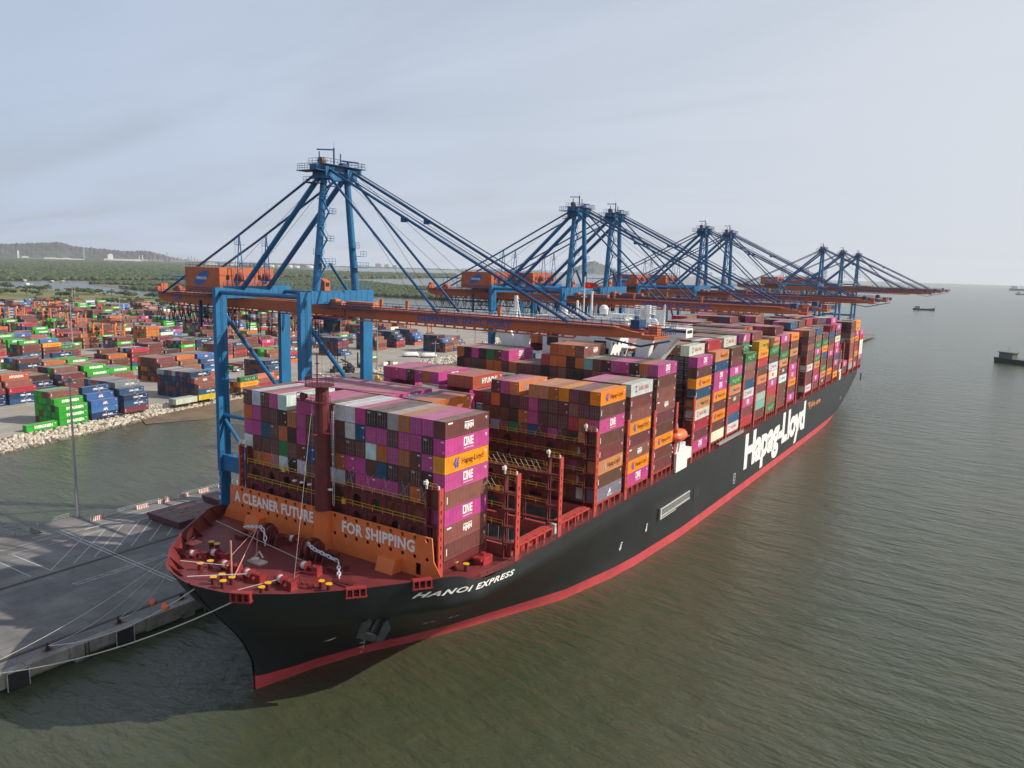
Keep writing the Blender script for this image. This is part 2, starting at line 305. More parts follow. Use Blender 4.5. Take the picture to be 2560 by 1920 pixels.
em.add([(.35,-CL/2-.05,2.1),(.95,-CL/2-.05,2.1),(.95,-CL/2-.05,2.28),(.35,-CL/2-.05,2.28)], [(0,1,2,3)], (.75,.74,.7)); em.add([(.7,-CL/2-.05,.5),(.95,-CL/2-.05,.5),(.95,-CL/2-.05,.85),(.7,-CL/2-.05,.85)], [(0,1,2,3)], (.7,.5,.25))
CM['plate'] = em.mesh('number_plate', MARKM)
tx = MB(); text_on(tx, 'TEX', (-.45,-CL/2-.05,2.0), X_, Z_, .3, col=(.75,.74,.7)); CM['tex'] = tx.mesh('lettering', MARKM)
pool = []      # every container: position of base centre, rotation, height, colour key, logo, exposure flags, label
def place_container(c, rot, h, key, logo, side, front, top, label, group): pool.append((c, rot, h, key, logo, side, front, top, label, group))
def full_container(c, rot, h, key, logo, label, group, big=True):
    col = tuple(max(0, v*rnd.uniform(.88, 1.12)) for v in COL[key]); root = thing('shipping_container', label, 'container', c, rot, group); root.scale = (1, 1, h/CH); root['mark'] = ''
    del root['mark']
    for nm, k in (('frame','frame'), ('side_panel','side_r'), ('side_panel','side_l'), ('roof_panel','roof')): obj(nm, CM[k], root, color=col)
    if key in ('wht', 'lgy') or rnd.random() < .45:
        obj('end_panel', CM['end'], root, color=col); 
        if rnd.random() < .5: obj('number_plate', CM['plate'], root)
    else:
        for x in (-.54, .54):
            d = obj('door', CM['door'], root, loc=(x, -CL/2+.02, .17), color=col); obj('lock_rods', CM['rod'], d)
        if key == 'dk' or (key == 'br' and rnd.random() < .3): obj('lettering', CM['tex'], root)
    obj('lettering', logo_mesh(logo or 'plain'), root)
def mass_container(mb, c, rot, h, key, logo, side, front, top):
    col = tuple(max(0, v*rnd.uniform(.85, 1.15)) for v in COL[key]); ca, sa = math.cos(rot), math.sin(rot); n0 = len(mb.v)
    w, l = CW/2, CL/2
    mb.box(-w+.02, w-.02, -l+.02, l-.02, .05, h-.04, col, bottom=False)
    if side:
        dkc = tuple(v*.55 for v in col)
        if logo: marks(mb, logo, (w+.0, 0, h/2), Y_, Z_, h)
        else: marks(mb, 'plain', (w+.0, 0, h/2), Y_, Z_, h)
    for i in range(n0, len(mb.v)):
        x, y, z = mb.v[i]; mb.v[i] = (c[0]+x*ca-y*sa, c[1]+x*sa+y*ca, c[2]+z)

ORD = ['', 'first','second','third','fourth','fifth','sixth','seventh','eighth','ninth','tenth','eleventh','twelfth','thirteenth','fourteenth','fifteenth','sixteenth','seventeenth','eighteenth','nineteenth','twentieth',
       'twenty-first','twenty-second','twenty-third','twenty-fourth','twenty-fifth','twenty-sixth','twenty-seventh','twenty-eighth','twenty-ninth','thirtieth','thirty-first','thirty-second','thirty-third','thirty-fourth','thirty-fifth','thirty-sixth','thirty-seventh','thirty-eighth','thirty-ninth','fortieth']
def rc(): return rnd.choices(['br','brl','brp','dk','mag','org','hlf','wht','blu','ugn','lgy','red','hl'], [24,12,14,13,17,10,3,3,3,2,1,3,2])[0]
# faces read off the photograph: bow face of the foremost stack (column from the landward side, top tier first)
BOWFACE = {0:'br org mag wht', 1:'wht mag mag br org', 2:'br br blu br org', 3:'mag br br br sal', 4:'wht dk org ugn wht', 5:'org dk brp dk', 6:'mag mag mag br wht', 7:'mag br br blu br', 8:'mag brp br dk br', 9:'br mag br dk wht',
  10:'wht br br org wht', 11:'wht wht br mag br', 12:'mag blu br mag mag', 13:'dk mag wht br mag', 14:'dk mag org blu mag', 15:'lgy br mag dk mag', 16:'org mag org br brp', 17:'mag mag br br org', 18:'mag dk mag dk brp', 19:'br mag hl mag brl mag brl brp'}
BF19 = [('br','hmm'),('mag','one'),('hl','hl'),('mag','one'),('brl',None),('mag','one'),('brl','hmm'),('brp',None)]
def col23(s):
    o = []
    for t in s.split():
        k, _, lg = t.partition('/'); o.append((k, lg if lg else LOGO_OF.get(k)))
    return o
SIDE = {45:'hl br mag br brp hlf br gry/vs', 60:'wht/ym brp brl hl brp brl/hmm hl mag', 75:'mag br brl brl/hmm brp br hl br brp',
 102:'mag br hl blu hlf wht/ym red brp mag', 117:'hlf blu mag mag hl brp hl br crm', 132:'br br mag ugn hlf br/hmm red blu wht/ym', 147:'ugn brl brl blu wht/ym mag brp red',
 162:'och/hlf hl red br hlf brp lgy mnt br', 176:'hlf ugn br wht/ym crm/oner mag red brl ugn', 190:'mag br ugn hlf br/hmm wht/ym br br brp', 206:'hl br hlf br mag mag hl br mag',
 235:'brl br brl br br wht/ym br brp wht/ym', 249:'blu brl ugn mag ugn hlf red mag br', 264:'br ugn hl blu br ugn hlf br/hmm', 278:'red blu br brl mag br br hl br', 294:'mag br wht/ym mag mag blu mag br hl',
 318:'mag br', 335:'br br brl hlf brl brl brl hlf mnt', 348:'hl hl mag hl br red hl br mag', 363:'mag red crm crm crm mag br'}
# bay: key, y start, first x, columns, base z, tiers per column
BAYS = [(0, 0.0, -25, 20, 22.25, [8]*5+[7]+[8]*14, 8, 45.8),
        (15, 15.1, -30, 16, 21.9, [0]+[8]*11+[7]+[8]*3, 8, 45.3),
        (30, 30.2, -30, 12, 21.9, [0]+[7]*11, 8, 45.3),
        (45, 45.2, -30, 24, 21.9, [8]*7+[7]+[8]*3+[7,7]+[8]*3+[7]+[8]*7, 8, 45.6),
        (60, 60.2, -30, 24, 21.9, [7]*19+[8]*5, 8, 45.5),
        (75, 75.2, -30, 24, 21.9, [9]*7+[8]*4+[9]+[10]*4+[9]*8, 9, 48.5)]
for k, y, top in ((102,102.4,48.0),(117,117.2,48.3),(132,131.9,48.3),(147,146.8,45.4),(162,161.6,48.3),(176,175.9,48.5),(190,190.4,48.6),(206,205.6,48.4),(235,235.4,48.0),(249,249.6,48.0),(264,264.2,45.2),(278,278.6,47.8),(294,293.6,47.8),(318,318.3,27.6),(335,335.,47.0),(348,348.9,47.2),(363,363.6,41.2)):
    n = len(SIDE[k].split()); tz = (top-21.9)/n
    inner = {147: 9, 264: 9, 318: 2}.get(k, n); full = []
    r2 = random.Random(k); lift = 0
    for i in range(24):
        if i % 3 == 0: lift = r2.choice([0, 0, 1, 1]) if k < 300 else r2.choice([-1, 0, 0])
        full.append(inner+lift)
    if k in (102, 117): full[18:23] = [10]*5
    if k == 132: full[20:23] = [10]*3
    if k == 176: full[20:23] = [9]*3
    if k == 318: full = [2]*24
    if k == 335: full = [9]*24
    if k == 363: full = [8]*16+[7]*8
    full[23] = n; BAYS.append((k, y, -30, 24, 21.9, full, n, top))
BAYY = {b[0]: b[1] for b in BAYS}
HTAB = {}
for bi, (k, y0, x0, nc, zb, tiers, nref, top) in enumerate(BAYS):
    th = (top-zb)/nref
    order = bi+1
    for ci in range(nc):
        nt_ = tiers[ci]; nR = tiers[ci+1] if ci+1 < nc else 0
        for t in range(nt_):
            key = rc(); logo = LOGO_OF.get(key)
            if key == 'brl' and rnd.random() < .3: logo = 'hmm'
            if key == 'wht': logo = 'ym' if rnd.random() < .6 else None
            if key == 'hlf' and rnd.random() < .5: logo = 'hlf'
            ft = nt_-1-t       # from the top
            if k == 0:
                if ci == 19: key, logo = BF19[ft]
                else:
                    l = BOWFACE[ci].split()
                    if ft < len(l): key = l[ft]; logo = LOGO_OF.get(key) if key != 'org' else None
                    if ci == 4 and ft == 0: logo = 'ym'
            elif ci == 23 and k in SIDE:
                l = col23(SIDE[k])
                if ft < len(l): key, logo = l[ft]
            elif k == 15 and ft == 0: key, logo = {15:('org',None),14:('hyr','hyundai'),13:('blu',None),12:('wht','ym'),11:('mag','one'),10:('mag','one'),9:('hyr',None)}.get(ci, ('mag' if ci % 3 else 'brl', None))
            elif k == 30 and ft < 2 and ci == 11: key, logo = 'mag', None
            elif k == 45 and ft == 0:
                key, logo = {0:('mag',None),1:('mag',None),2:('mag',None),3:('dk',None),4:('mag','one'),5:('org',None),6:('mag','one'),8:('hyr',None),9:('hyr',None),10:('hyr','hyundai'),13:('brp',None),14:('mag','one'),15:('hlf','hlf'),16:('brp',None),17:('hlf',None),18:('hlf',None),19:('org',None),20:('hl','hl'),21:('brp',None),22:('br',None)}.get(ci, (key, logo))
                if ci == 23: key, logo = 'hl', 'hl'
            elif k == 60 and ft == 0 and ci >= 18: key, logo = {19:('mag',None),20:('mag',None),21:('brl',None),22:('brl',None),18:('brp',None)}.get(ci, (key, logo))
            elif k == 75 and ft == 0: key, logo = {0:('org',None),1:('dk',None),2:('mag',None),3:('dk',None),4:('ugn',None),5:('br',None),6:('mag','one'),11:('red',None),12:('org',None),13:('org',None),14:('org',None),15:('brl','hmm'),16:('mnt',None),17:('br',None),18:('dk',None),19:('mag',None),20:('mag',None),21:('dk',None),22:('org',None),23:('mag','one')}.get(ci, (key, logo))
            elif k == 75 and ci in (12,13,14,15) and ft == 1: key, logo = {12:('org',None),13:('org',None),14:('dk',None),15:('org',None)}[ci]
            elif k == 102 and ci in (19,20) and ft < 2: key, logo = [('org',None),('blu',None)][ft]
            elif k == 102 and ci == 22 and ft == 0: key, logo = 'wht', 'ym'
            elif k == 117 and ci == 22 and ft == 0: key, logo = 'red', None
            elif k == 132 and ci == 22 and ft == 0: key, logo = 'wht', 'ym'
            side = t >= nR; topx = (t == nt_-1)
            # a bow-side face is open when the bay in front does not cover it
            pv = BAYS[bi-1] if bi else None
            if not pv: fr = True
            else:
                gap = y0-(pv[1]+12.2); pt = 0; xc = x0+(ci+.5)*2.5; pi = int((xc-pv[2])//2.5)
                if 0 <= pi < pv[3]: pt = pv[4]+pv[5][pi]*(pv[7]-pv[4])/pv[6]
                fr = zb+t*th+th*.5 > pt
            xx = x0+(ci+.5)*2.5; jx = rnd.uniform(-.02, .02)
            lab = f"{CNAME[key]} container, {ORD[order]} block from the bow, {ORD[nc-ci+(0 if k in (0,) else 24-(nc))] if k != 0 else ORD[nc-ci]} column from sea side, {ORD[t+1]} tier up"
            place_container((xx+jx, y0+CL/2+rnd.uniform(-.03,.03), zb+t*th), 0, th-.07, key, logo, side, fr, topx, lab, 'containers stacked on the ship')

# yard frame: u towards the sea, v along the yard; b counts inland from the rock edge
UU = Vector((.9925, .122, 0)); VV = Vector((-.122, .9925, 0)); YROT = math.atan2(.122, .9925); YZ = 3.22
def yd(a, b, z=YZ): q = VV*a-UU*b; return Vector((q.x, q.y, z))
def yc(): return rnd.choices(['br','brl','brp','egn','nvy','apl','red','org','mnt','wht','crm','blu','mag','ugn','hl','hyr','sal','dk'], [26,20,14,15,12,4,5,3,1.5,1,1.5,4,.8,1.5,1,0,2,4])[0]
yard_n = [0]
def ystack(a, b, files, blockname, bay):
    """files: list from the sea side, each a list of colour keys from the bottom up"""
    for fi, f in enumerate(files):
        nR = len(files[fi-1]) if fi else 0
        for t, key in enumerate(f):
            key, _, lg = key.partition('/')
            logo = lg or (LOGO_OF.get(key) if key not in ('hlf',) else None)
            if key == 'blu' : logo = 'cma'
            if key == 'brl' and rnd.random() < .2: logo = 'hmm'
            P = yd(a+CL/2, b+fi*2.6+CW/2, YZ+t*2.62)
            h = 2.56
            lab = f"{CNAME[key]} container, {blockname}, {ORD[bay]} bay along, {ORD[fi+1]} file in, {ORD[t+1]} tier"
            place_container(tuple(P), YROT, h, key, logo, t >= nR, True, t == len(f)-1, lab, 'containers in the yard')
def stair(n0, depth, cap, keyf): return [[keyf(i, t) for t in range(min(cap, n0+i))] for i in range(depth)]
K1 = 'yard row nearest the rocks'; K2 = 'second yard row inland'
ystack(69, 203.9, [['egn']], K1, 1)
ystack(82.7, 204.8, [['egn','egn','egn'], ['egn','egn','dk','egn'], ['egn','ugn','egn','ugn','brl'], ['egn','egn','ugn','egn','br'], ['egn','br','egn','egn','egn'], ['br','egn','egn','ugn','egn']], K1, 2)
ystack(97, 205.5, [['nvy','apl','apl'], ['blu','apl','apl','apl'], ['br','nvy','blu','apl','blu']]+[[yc() for _ in range(4)] for _ in range(3)], K1, 3)
def navyish(i, t): return rnd.choice(['nvy','nvy','blu','br','dk','brp'])
ystack(112.9, 206.6, [['brp','blu','nvy'], ['nvy','br','blu','blu'], ['nvy','nvy','br','blu','gry/cma']]+[[navyish(0,0) for _ in range(4)]+[rnd.choice(['blu','blu','gry/cma','hyr'])] for _ in range(7)], K1, 4)
ystack(138.6, 205.1, [['lgn/plain'], ['lgy']], K1, 5)
ystack(152.5, 206., [['och/plain','blu','brl'], ['nvy','brp','nvy','brl'], ['br','nvy','nvy','br','nvy']]+[[navyish(0,0) for _ in range(4)]+[rnd.choice(['lgy','blu','brl'])] for _ in range(8)], K1, 6)
ystack(180, 207., [['brl','hl','ugn'], ['br','org'], ['org','br']], K1, 7)
ystack(193, 208., [['red','brl','sal'], ['br','brl']], K1, 8)
ystack(207, 211., [['nvy','hyr','brl'], ['br','brp','br','blu'], ['br','nvy','br','nvy','nvy']]+[[navyish(0,0) for _ in range(5)] for _ in range(5)], K1, 9)
LOW = {208.5:1}
ystack(312, 226., [['egn','brl'][::-1]], K1, 10)
# second block: left part
ystack(98.1, 262.8, [['blu','nvy','red'], ['nvy','br','dk','brl'], ['br','brp','br','br','hyr']]+[[yc() for _ in range(5)] for _ in range(6)], K2, 1)
ystack(84.6, 263.4, [[yc() for _ in range(3)], [yc() for _ in range(4)]]+[[yc() for _ in range(5)] for _ in range(6)], K2, 2)
ystack(111.6, 268, [['blu','nvy/plain'], ['blu','gry/cma','nvy'], ['br','nvy','blu','dk']]+[[yc() for _ in range(4)] for _ in range(5)], K2, 3)
ystack(125, 264, [['red','brp','brp'], ['nvy','brl','brp','brp'], ['br','br','brp','apl']]+[[yc() for _ in range(5)] for _ in range(5)], K2, 4)
ystack(138.4, 264, [['dk','br','brl'], ['egn','egn','egn','egn'], ['br','egn','egn','egn','egn']]+[[yc() for _ in range(5)] for _ in range(5)], K2, 5)
ystack(152, 264, [['apl','red'], ['blu','nvy','brl'], ['nvy','red','brl','egn']]+[[yc() for _ in range(4)] for _ in range(4)], K2, 6)
ystack(179.9, 263, [['brl','br','ugn'], ['br','br','ugn','brp'], ['br','dk','br','br','brp']]+[[rnd.choice(['br','dk','br','brp','org']) for _ in range(5)] for _ in range(5)], K2, 7)
ystack(193.3, 263, [['hyr/plain','mnt','brl'], ['br','brl','mnt','brl'], ['br','brl','apl','br','org']]+[[yc() for _ in range(5)] for _ in range(4)], K2, 8)
ystack(206.6, 262, [['hyr/plain','apl','blu'], ['nvy','apl','blu','blu'], ['nvy','nvy','blu','blu','apl']]+[[yc() for _ in range(5)] for _ in range(5)], K2, 9)
ystack(265, 268, [['br','brl','brl'],['br','hl','br','brl'],['br','egn','egn']]+[[yc() for _ in range(4)] for _ in range(4)], K2, 10)
ystack(279, 268, [['org','nvy','red'],['hl','brp','brl','gry/cma']]+[[yc() for _ in range(4)] for _ in range(5)], K2, 11)
ystack(334.3, 266, [['blu'],['br','nvy','brp','brp','nvy'],['brp','br','dk','nvy','nvy']]+[[navyish(0,0) for _ in range(5)] for _ in range(5)], K2, 12)
for j, a in enumerate((380.8, 406.8, 433.5)):
    ystack(a, 267.7, [[['brl','brp','brl'],['brp','red','nvy'],['hyr/plain','nvy','apl']][j], [['org','blu','nvy','brl'],['br','dk','blu','nvy'],['dk','br','apl','apl']][j]]+[[navyish(0,0) for _ in range(5)] for _ in range(6)], K2, 13+j)
ystack(403, 219.4, [['br','brl','br'],['br','nvy','dk','apl'],['dk','brl','nvy','dk']]+[[navyish(0,0) for _ in range(5)] for _ in range(5)], K1, 11)
ystack(416.3, 219.4, [['blu','brl'],['nvy','apl','brl'],['br','br','nvy','brl']]+[[navyish(0,0) for _ in range(4)] for _ in range(4)], K1, 12)
ystack(429.6, 221, [['apl'],['apl','blu'],['br','nvy','blu']]+[[navyish(0,0) for _ in range(4)] for _ in range(4)], K1, 13)
RB = [316, 352, 400, 437, 474, 514, 552, 592, 632, 672, 712, 752, 792, 832, 872, 912]
yr = random.Random(5)
for bi, b in enumerate(RB):
    nm = f"{ORD[bi+3]} yard row inland"
    for j in range(46):
        a = 95+j*13.3
        x, yp, z = pix(yd(a, b)); 
        if x < -90 or x > 1010 or (b < 330 and 210 < a < 262): continue
        if a > 640-b*.12: continue
        if b == 400 and abs(a-269) < 7: ystack(269.6, 400, [['brl/hmm','wht/oner'], ['br','br'], ['brp','br'],['br','br']], nm, j+1); continue
        base = yr.choice([1,2,2,3,3,4,4,5,0]) if yr.random() < .9 else 0
        if base == 0: continue
        run = yc() if yr.random() < .5 else None; fl = []
        for i in range(6):
            n = max(1, min(5, base+yr.choice([-1,0,0,0,1]))) if i else max(1, base-yr.choice([0,0,1]))
            fl.append([run if (run and yr.random() < .55) else yc() for _ in range(n)])
        ystack(a, b, fl, nm, j+1)
def build_containers():
    sc = []
    for i, q in enumerate(pool):
        c, rot, h, key, logo, side, fr, top, lab, grp = q; x, y, z = pix(c)
        if x < -80 or x > 2600: sc.append(-1); continue
        d2 = z*z; dx, dy, dz = CAM[0]-c[0], CAM[1]-c[1], CAM[2]-c[2]-h; d = math.sqrt(dx*dx+dy*dy+dz*dz)
        ar = 0
        if side: ar += 12.2*h*max(0, dx)/d
        if fr: ar += 2.44*h*max(0, -dy)/d
        if top: ar += 12.2*2.44*max(0, dz)/d
        if grp.endswith('ship') and c[2] < 27 and c[0] < 20 and c[1] < 20: ar *= .1
        if grp.endswith('ship') and c[1] > 20 and not side and not top and c[2] < 36: ar *= .15
        if grp.endswith('ship') and c[1] > 210 and c[0] < 25: ar *= .3
        sc.append(ar/d2)
    order = sorted(range(len(pool)), key=lambda i: -sc[i]); pick = set(order[:300]); seen = set()
    mass = MB()
    for i, q in enumerate(pool):
        c, rot, h, key, logo, side, fr, top, lab, grp = q
        if i in pick:
            full_container(c, rot, h, key, logo, lab, grp)
        elif grp.endswith('ship') and not (side or fr or top or c[1] < 30): continue      # buried inside the stow: nothing of it shows
        else:
            far = sc[i] < 12.2*2.6/(900**2)
            mass_container(mass, c, rot, h, key, None if (far and not logo) else logo, side and not (far and not logo), fr, top)
    mass.build('container_stacks', CATTR, label='smaller containers stacked row on row on the ship and across the yard', category='containers', kind='stuff')
build_containers()

# ---------------------------------------------------------------- the ship
ship = thing('container_ship', 'huge black hulled container ship moored along the quay, orange bulkhead at its bow', 'ship')
ITP = lambda x, a, b: float(np.interp(x, a, b))
def ystem(z): return ITP(z, [-2,0,5,8.5,11.3,13.9,18,22.4], [-18.4,-18.4,-18.7,-20.1,-21.8,-23.9,-27,-29.8])
def yend(z): return ITP(z, [-2,0,4,9,14,19.4], [318,326,350,368,378,382.5])
BD=[0,2.7,5.4,8.8,11.6,19.2,24.4,33,60.5,82.3,115,160]; BH=[.25,.8,1.6,2.3,3.1,5.9,8.7,13,24.1,28.5,30.4,30.65]
TD=[0,.12,.4,.9,1.5,2.6,3.9,6.2,9,13.5,17.8,23.2,28,40]; TH=[.3,1.6,3.2,5.6,8,9.9,11.3,14.6,17.4,21.5,24.5,28.4,30.3,30.65]
def hb(y, z):
    w = min(1, max(0, z)/16)**1.2; d = max(0, y-ystem(z)); x = (1-w)*ITP(d, BD, BH)+w*ITP(d, TD, TH)
    e = yend(z)-y; return x*ITP(e, [0, 6, 18, 50, 90], [.78+.1*w, .86+.08*w, .95, .995, 1])
def ztop(y): return ITP(y, [-29.8,-5,-2.6,-.6,1.6,4,390], [22.4,22.4,22.0,20.6,19.7,19.4,19.4])
DS = [0,.06,.16,.3,.5,.8,1.2,1.7,2.4,3.3,4.5,6,7.7,9.6,11.5,13.5,15.6,17.8,20.2,22.6,24,25.3,26.5,27.5,28.3,29,29.8,30.8,31.6,32.8,34,36,39,43,48,54,61,69,78,88,100,115,130,150,170,200,240,280]
def hull_strip(mb, sgn, fr, z0=None, z1=None, inset=0, flip=False):
    rows = []
    for f in fr:
        row = []
        for d in DS+['e1','e2','e3','e4','e']:
            if isinstance(d, str):
                k = {'e1':40,'e2':24,'e3':12,'e4':5,'e':0}[d]; zt = 19.4; z = z0+f*((z1 or zt)-z0); y = yend(z)-k
            else:
                yt = ystem(22.4)+d; zt = z1 if z1 is not None else ztop(yt); z = z0+f*(zt-z0); y = ystem(z)+d
            row.append((sgn*max(0.02, hb(y, z)-inset), y+(inset if isinstance(d,(int,float)) and d < 2 else 0), z))
        rows.append(row)
    n = len(rows[0]); vs = [q for r_ in rows for q in r_]; fs = []
    for j in range(len(rows)-1):
        for i in range(n-1):
            a = j*n+i; f = (a, a+1, a+1+n, a+n); fs.append(f if (sgn > 0) != flip else f[::-1])
    mb.add(vs, fs); return rows
hm = MB()
for sg in (1, -1): rows = hull_strip(hm, sg, [i/16 for i in range(17)], 2.5)
top_r = hull_strip(MB(), 1, [1], 2.5)[0]
tr = [(hb(yend(z), z), yend(z), z) for z in (2.5, 5, 8, 11, 14, 17, 19.4)]
for a, b in zip(tr, tr[1:]): hm.add([(-a[0],a[1],a[2]),(a[0],a[1],a[2]),(b[0],b[1],b[2]),(-b[0],b[1],b[2])], [(0,1,2,3)])
hull = hm.build('hull', HULLB, ship, smooth=True)
bm_ = MB()
for sg in (1, -1): hull_strip(bm_, sg, [0,.25,.5,.75,1], -1.6, 2.5)
bm_.build('boot_topping', BOOT, ship, smooth=True)
# white hull marks
def hull_pt(y, z, off=.05): return (hb(y, z)+off, y, z)
lm = MB(); v, f = text_geo('Hapag-Lloyd', bold=.045, res=3, spacing=.93); w = v[:,0].max()-v[:,0].min()
lm.add([hull_pt(194.3+x*86.4/w, 7.5+y_*11.1, .06) for x, y_ in v], f); lm.build('hull_lettering', LWHITE, ship)
nm = MB(); v, f = text_geo('HANOI EXPRESS', bold=.03, shear=.4, res=3, spacing=1.15); w = v[:,0].max()-v[:,0].min()
def name_pt(x, y_):
    yy = 2.0+x*21.5/w; zb = ITP(yy, [-9,-3,1,4,13], [19.35,19.0,18.5,18.1,17.4]); z = zb+y_*.95; return (hb(yy, z)+.12, yy-.0, z)
nm.add([name_pt(x, y_) for x, y_ in v], f); nm.build('name_lettering', LWHITE, ship)
wm = MB(); text_on(wm, 'We care', (30.75, 257, 14.2), Y_, Z_, 2.4, width=19, shear=.3, bold=.02)
for i in range(4): wm.add([(30.75, 240.5+i*1.4, 17.0-i*.9), (30.75, 246.5, 17.0-i*.9), (30.75, 246.2, 16.5-i*.9), (30.75, 241.3+i*1.4, 16.5-i*.9)], [(0,1,2,3)])
wm.build('slogan_lettering', LORANGE, ship)
dmk = MB()
for i in range(26):
    t = i/25; y = -5.5*(1-t)+.7*t; z = 9.3*(1-t)+.3*t; dmk.add([hull_pt(y,z,.08), hull_pt(y+.22,z,.08), hull_pt(y+.22,z+.14,.08), hull_pt(y,z+.14,.08)], [(0,1,2,3)])
    if i % 5 == 0: dmk.add([hull_pt(y-.7,z,.08), hull_pt(y,z,.08), hull_pt(y,z+.3,.08), hull_pt(y-.7,z+.3,.08)], [(0,1,2,3)])
def tug_mark(y, z):
    dmk.add([hull_pt(y-.25,z,.05), hull_pt(y+.25,z,.05), hull_pt(y+.25,z+1.1,.05), hull_pt(y-.25,z+1.1,.05)], [(0,1,2,3)]); dmk.add([hull_pt(y-.55,z+.1,.05), hull_pt(y,z-.7,.05), hull_pt(y+.55,z+.1,.05)], [(0,1,2)]); dmk.add([hull_pt(y-.4,z+1.3,.05), hull_pt(y+.4,z+1.3,.05), hull_pt(y+.3,z+1.6,.05), hull_pt(y-.3,z+1.6,.05)], [(0,1,2,3)])
for y, z in ((60.5,7.2),(73.5,8.2),(227,8),(318,8.5)): tug_mark(y, z)
for y, z in ((5.5,6.6),(11.3,5.8)):
    for k in (0, 1.3): dmk.add([hull_pt(y+k,z,.06), hull_pt(y+k+.8,z,.06), hull_pt(y+k+.9,z+.35,.06), hull_pt(y+k+.1,z+.35,.06)], [(0,1,2,3)])
dmk.add([hull_pt(-11.6,8.2,.06), hull_pt(-10.4,8.2,.06), hull_pt(-10.2,9.0,.06), hull_pt(-10.6,9.0,.06), hull_pt(-10.7,8.7,.06)], [(0,1,2,3,4)])
for (a, b, c, d) in ((140.3,142.3,4.6,4.75),(140.3,142.3,5.6,5.75),(140.3,142.3,6.6,6.75),(140.3,142.3,7.6,7.75),(140.3,140.5,4.6,7.6),(142.1,142.3,4.6,7.6)): dmk.add([(30.74,a,c),(30.74,b,c),(30.74,b,d),(30.74,a,d)], [(0,1,2,3)])
dmk.build('draught_marks', LWHITE, ship)
# accommodation ladder recess and pilot door
gl = MB(); gl.box(30.66, 30.95, 79.8, 100.4, 9.7, 10.0)
for i in range(42): gl.box(30.66, 30.86, 80+i*.49, 80.12+i*.49, 10.0, 11.7)
gl.box(30.66, 30.9, 79.8, 100.4, 11.7, 11.95); gl.box(30.66, 31.0, 79.5, 80.2, 9.2, 12.1); gl.tube([(31.0,80,11.9),(31.0,100,11.9)], .07, 5); gl.tube([(31.0,80,9.4),(31.0,90,9.4)], .1, 5)
gl.build('accommodation_ladder', mat('ladder_grey', (.50,.50,.47), .6, wear=.3, wscale=2), ship)
pd = MB(); pd.box(30.6, 30.68, 103.9, 108.6, 8.4, 11.4); pdo = pd.build('pilot_door', BLACK, ship); ph = MB()
for i in range(6): ph.tube([(30.72, 104.5+i*.7, 8.5), (30.72, 104.5+i*.7, 11.2)], .04, 4)
ph.build('bars', STEELG, pdo)
# decks
dk = MB()
def deck_strip(z, ys, zz=None):
    for a, b in zip(ys, ys[1:]):
        za = ITP(a, [-30,3,10,400], [19.9,19.9,19.35,19.35]); zb_ = ITP(b, [-30,3,10,400], [19.9,19.9,19.35,19.35]); ha = max(.02, hb(a, za)-.04); hb_ = max(.02, hb(b, zb_)-.04)
        if a >= 15 and b <= 43:
            for s_ in (-1, 1): dk.add([(s_*27.6,a,za),(s_*ha,a,za),(s_*hb_,b,zb_),(s_*27.6,b,zb_)], [(0,1,2,3)])
        else: dk.add([(-ha,a,za),(ha,a,za),(hb_,b,zb_),(-hb_,b,zb_)], [(0,1,2,3)])
ys_ = [ystem(19.9)+d for d in DS[:-1] if ystem(19.9)+d < 1]+[2,3,6,10,15,20,30,43,80,120,200,300,350,370,380,382.3]
deck_strip(0, ys_); dk.build('deck', REDDECK, ship)
bw = MB()
for sg in (1, -1):
    out = []; inn = []; cap = []
    for d in DS:
        y = ystem(22.4)+d
        if y > 2.4: break
        zt = ztop(y); x = hb(y, zt); xi = max(.02, hb(ystem(20.)+d, 20.)-.30); out.append((sg*x, y, zt)); inn.append((sg*max(.02, x-.32), y+(.25 if d < 3 else .05), zt)); cap.append((sg*xi, ystem(20.)+d+(.25 if d < 3 else 0), 19.9))
    n = len(out); vs = [(x,y,z+.03) for x,y,z in out]+[(x,y,z+.03) for x,y,z in inn]+cap
    for i in range(n-1):
        q = [(i,i+1,i+1+n,i+n),(i+n,i+n+1,i+1+2*n,i+2*n)]; bw.add([vs[k] for k in q[0]], [(0,1,2,3)]); bw.add([vs[k] for k in q[1]], [(0,1,2,3)])
    for i in range(6, n, 1):
        if i % 2: continue
        x, y, z = inn[i]; xc, yc_, zc = cap[i]; nx = sg*-.9
        bw.add([(x, y, z), (xc, yc_, zc), (xc+nx, yc_+.5, zc), ], [(0,1,2)]); bw.add([(x, y+.06, z), (xc, yc_+.06, zc), (xc+nx, yc_+.56, zc)], [(2,1,0)])
bw.build('bulwark', REDDECK, ship)
# deck-edge railing
rl = MB(); pts = [(hb(y, 19.5)-.15, y, 19.4) for y in [3,5,7,9,11,13]+list(range(16, 376, 6))]; rl.rail(pts, 1.1, 2.0, .045, 4, 2)
rl.build('deck_railing', REDSTEEL, ship)
rl = MB(); rl.rail([(-x,y,z) for x,y,z in pts], 1.1, 4.0, .045, 4, 1); rl.build('deck_railing', REDSTEEL, ship)
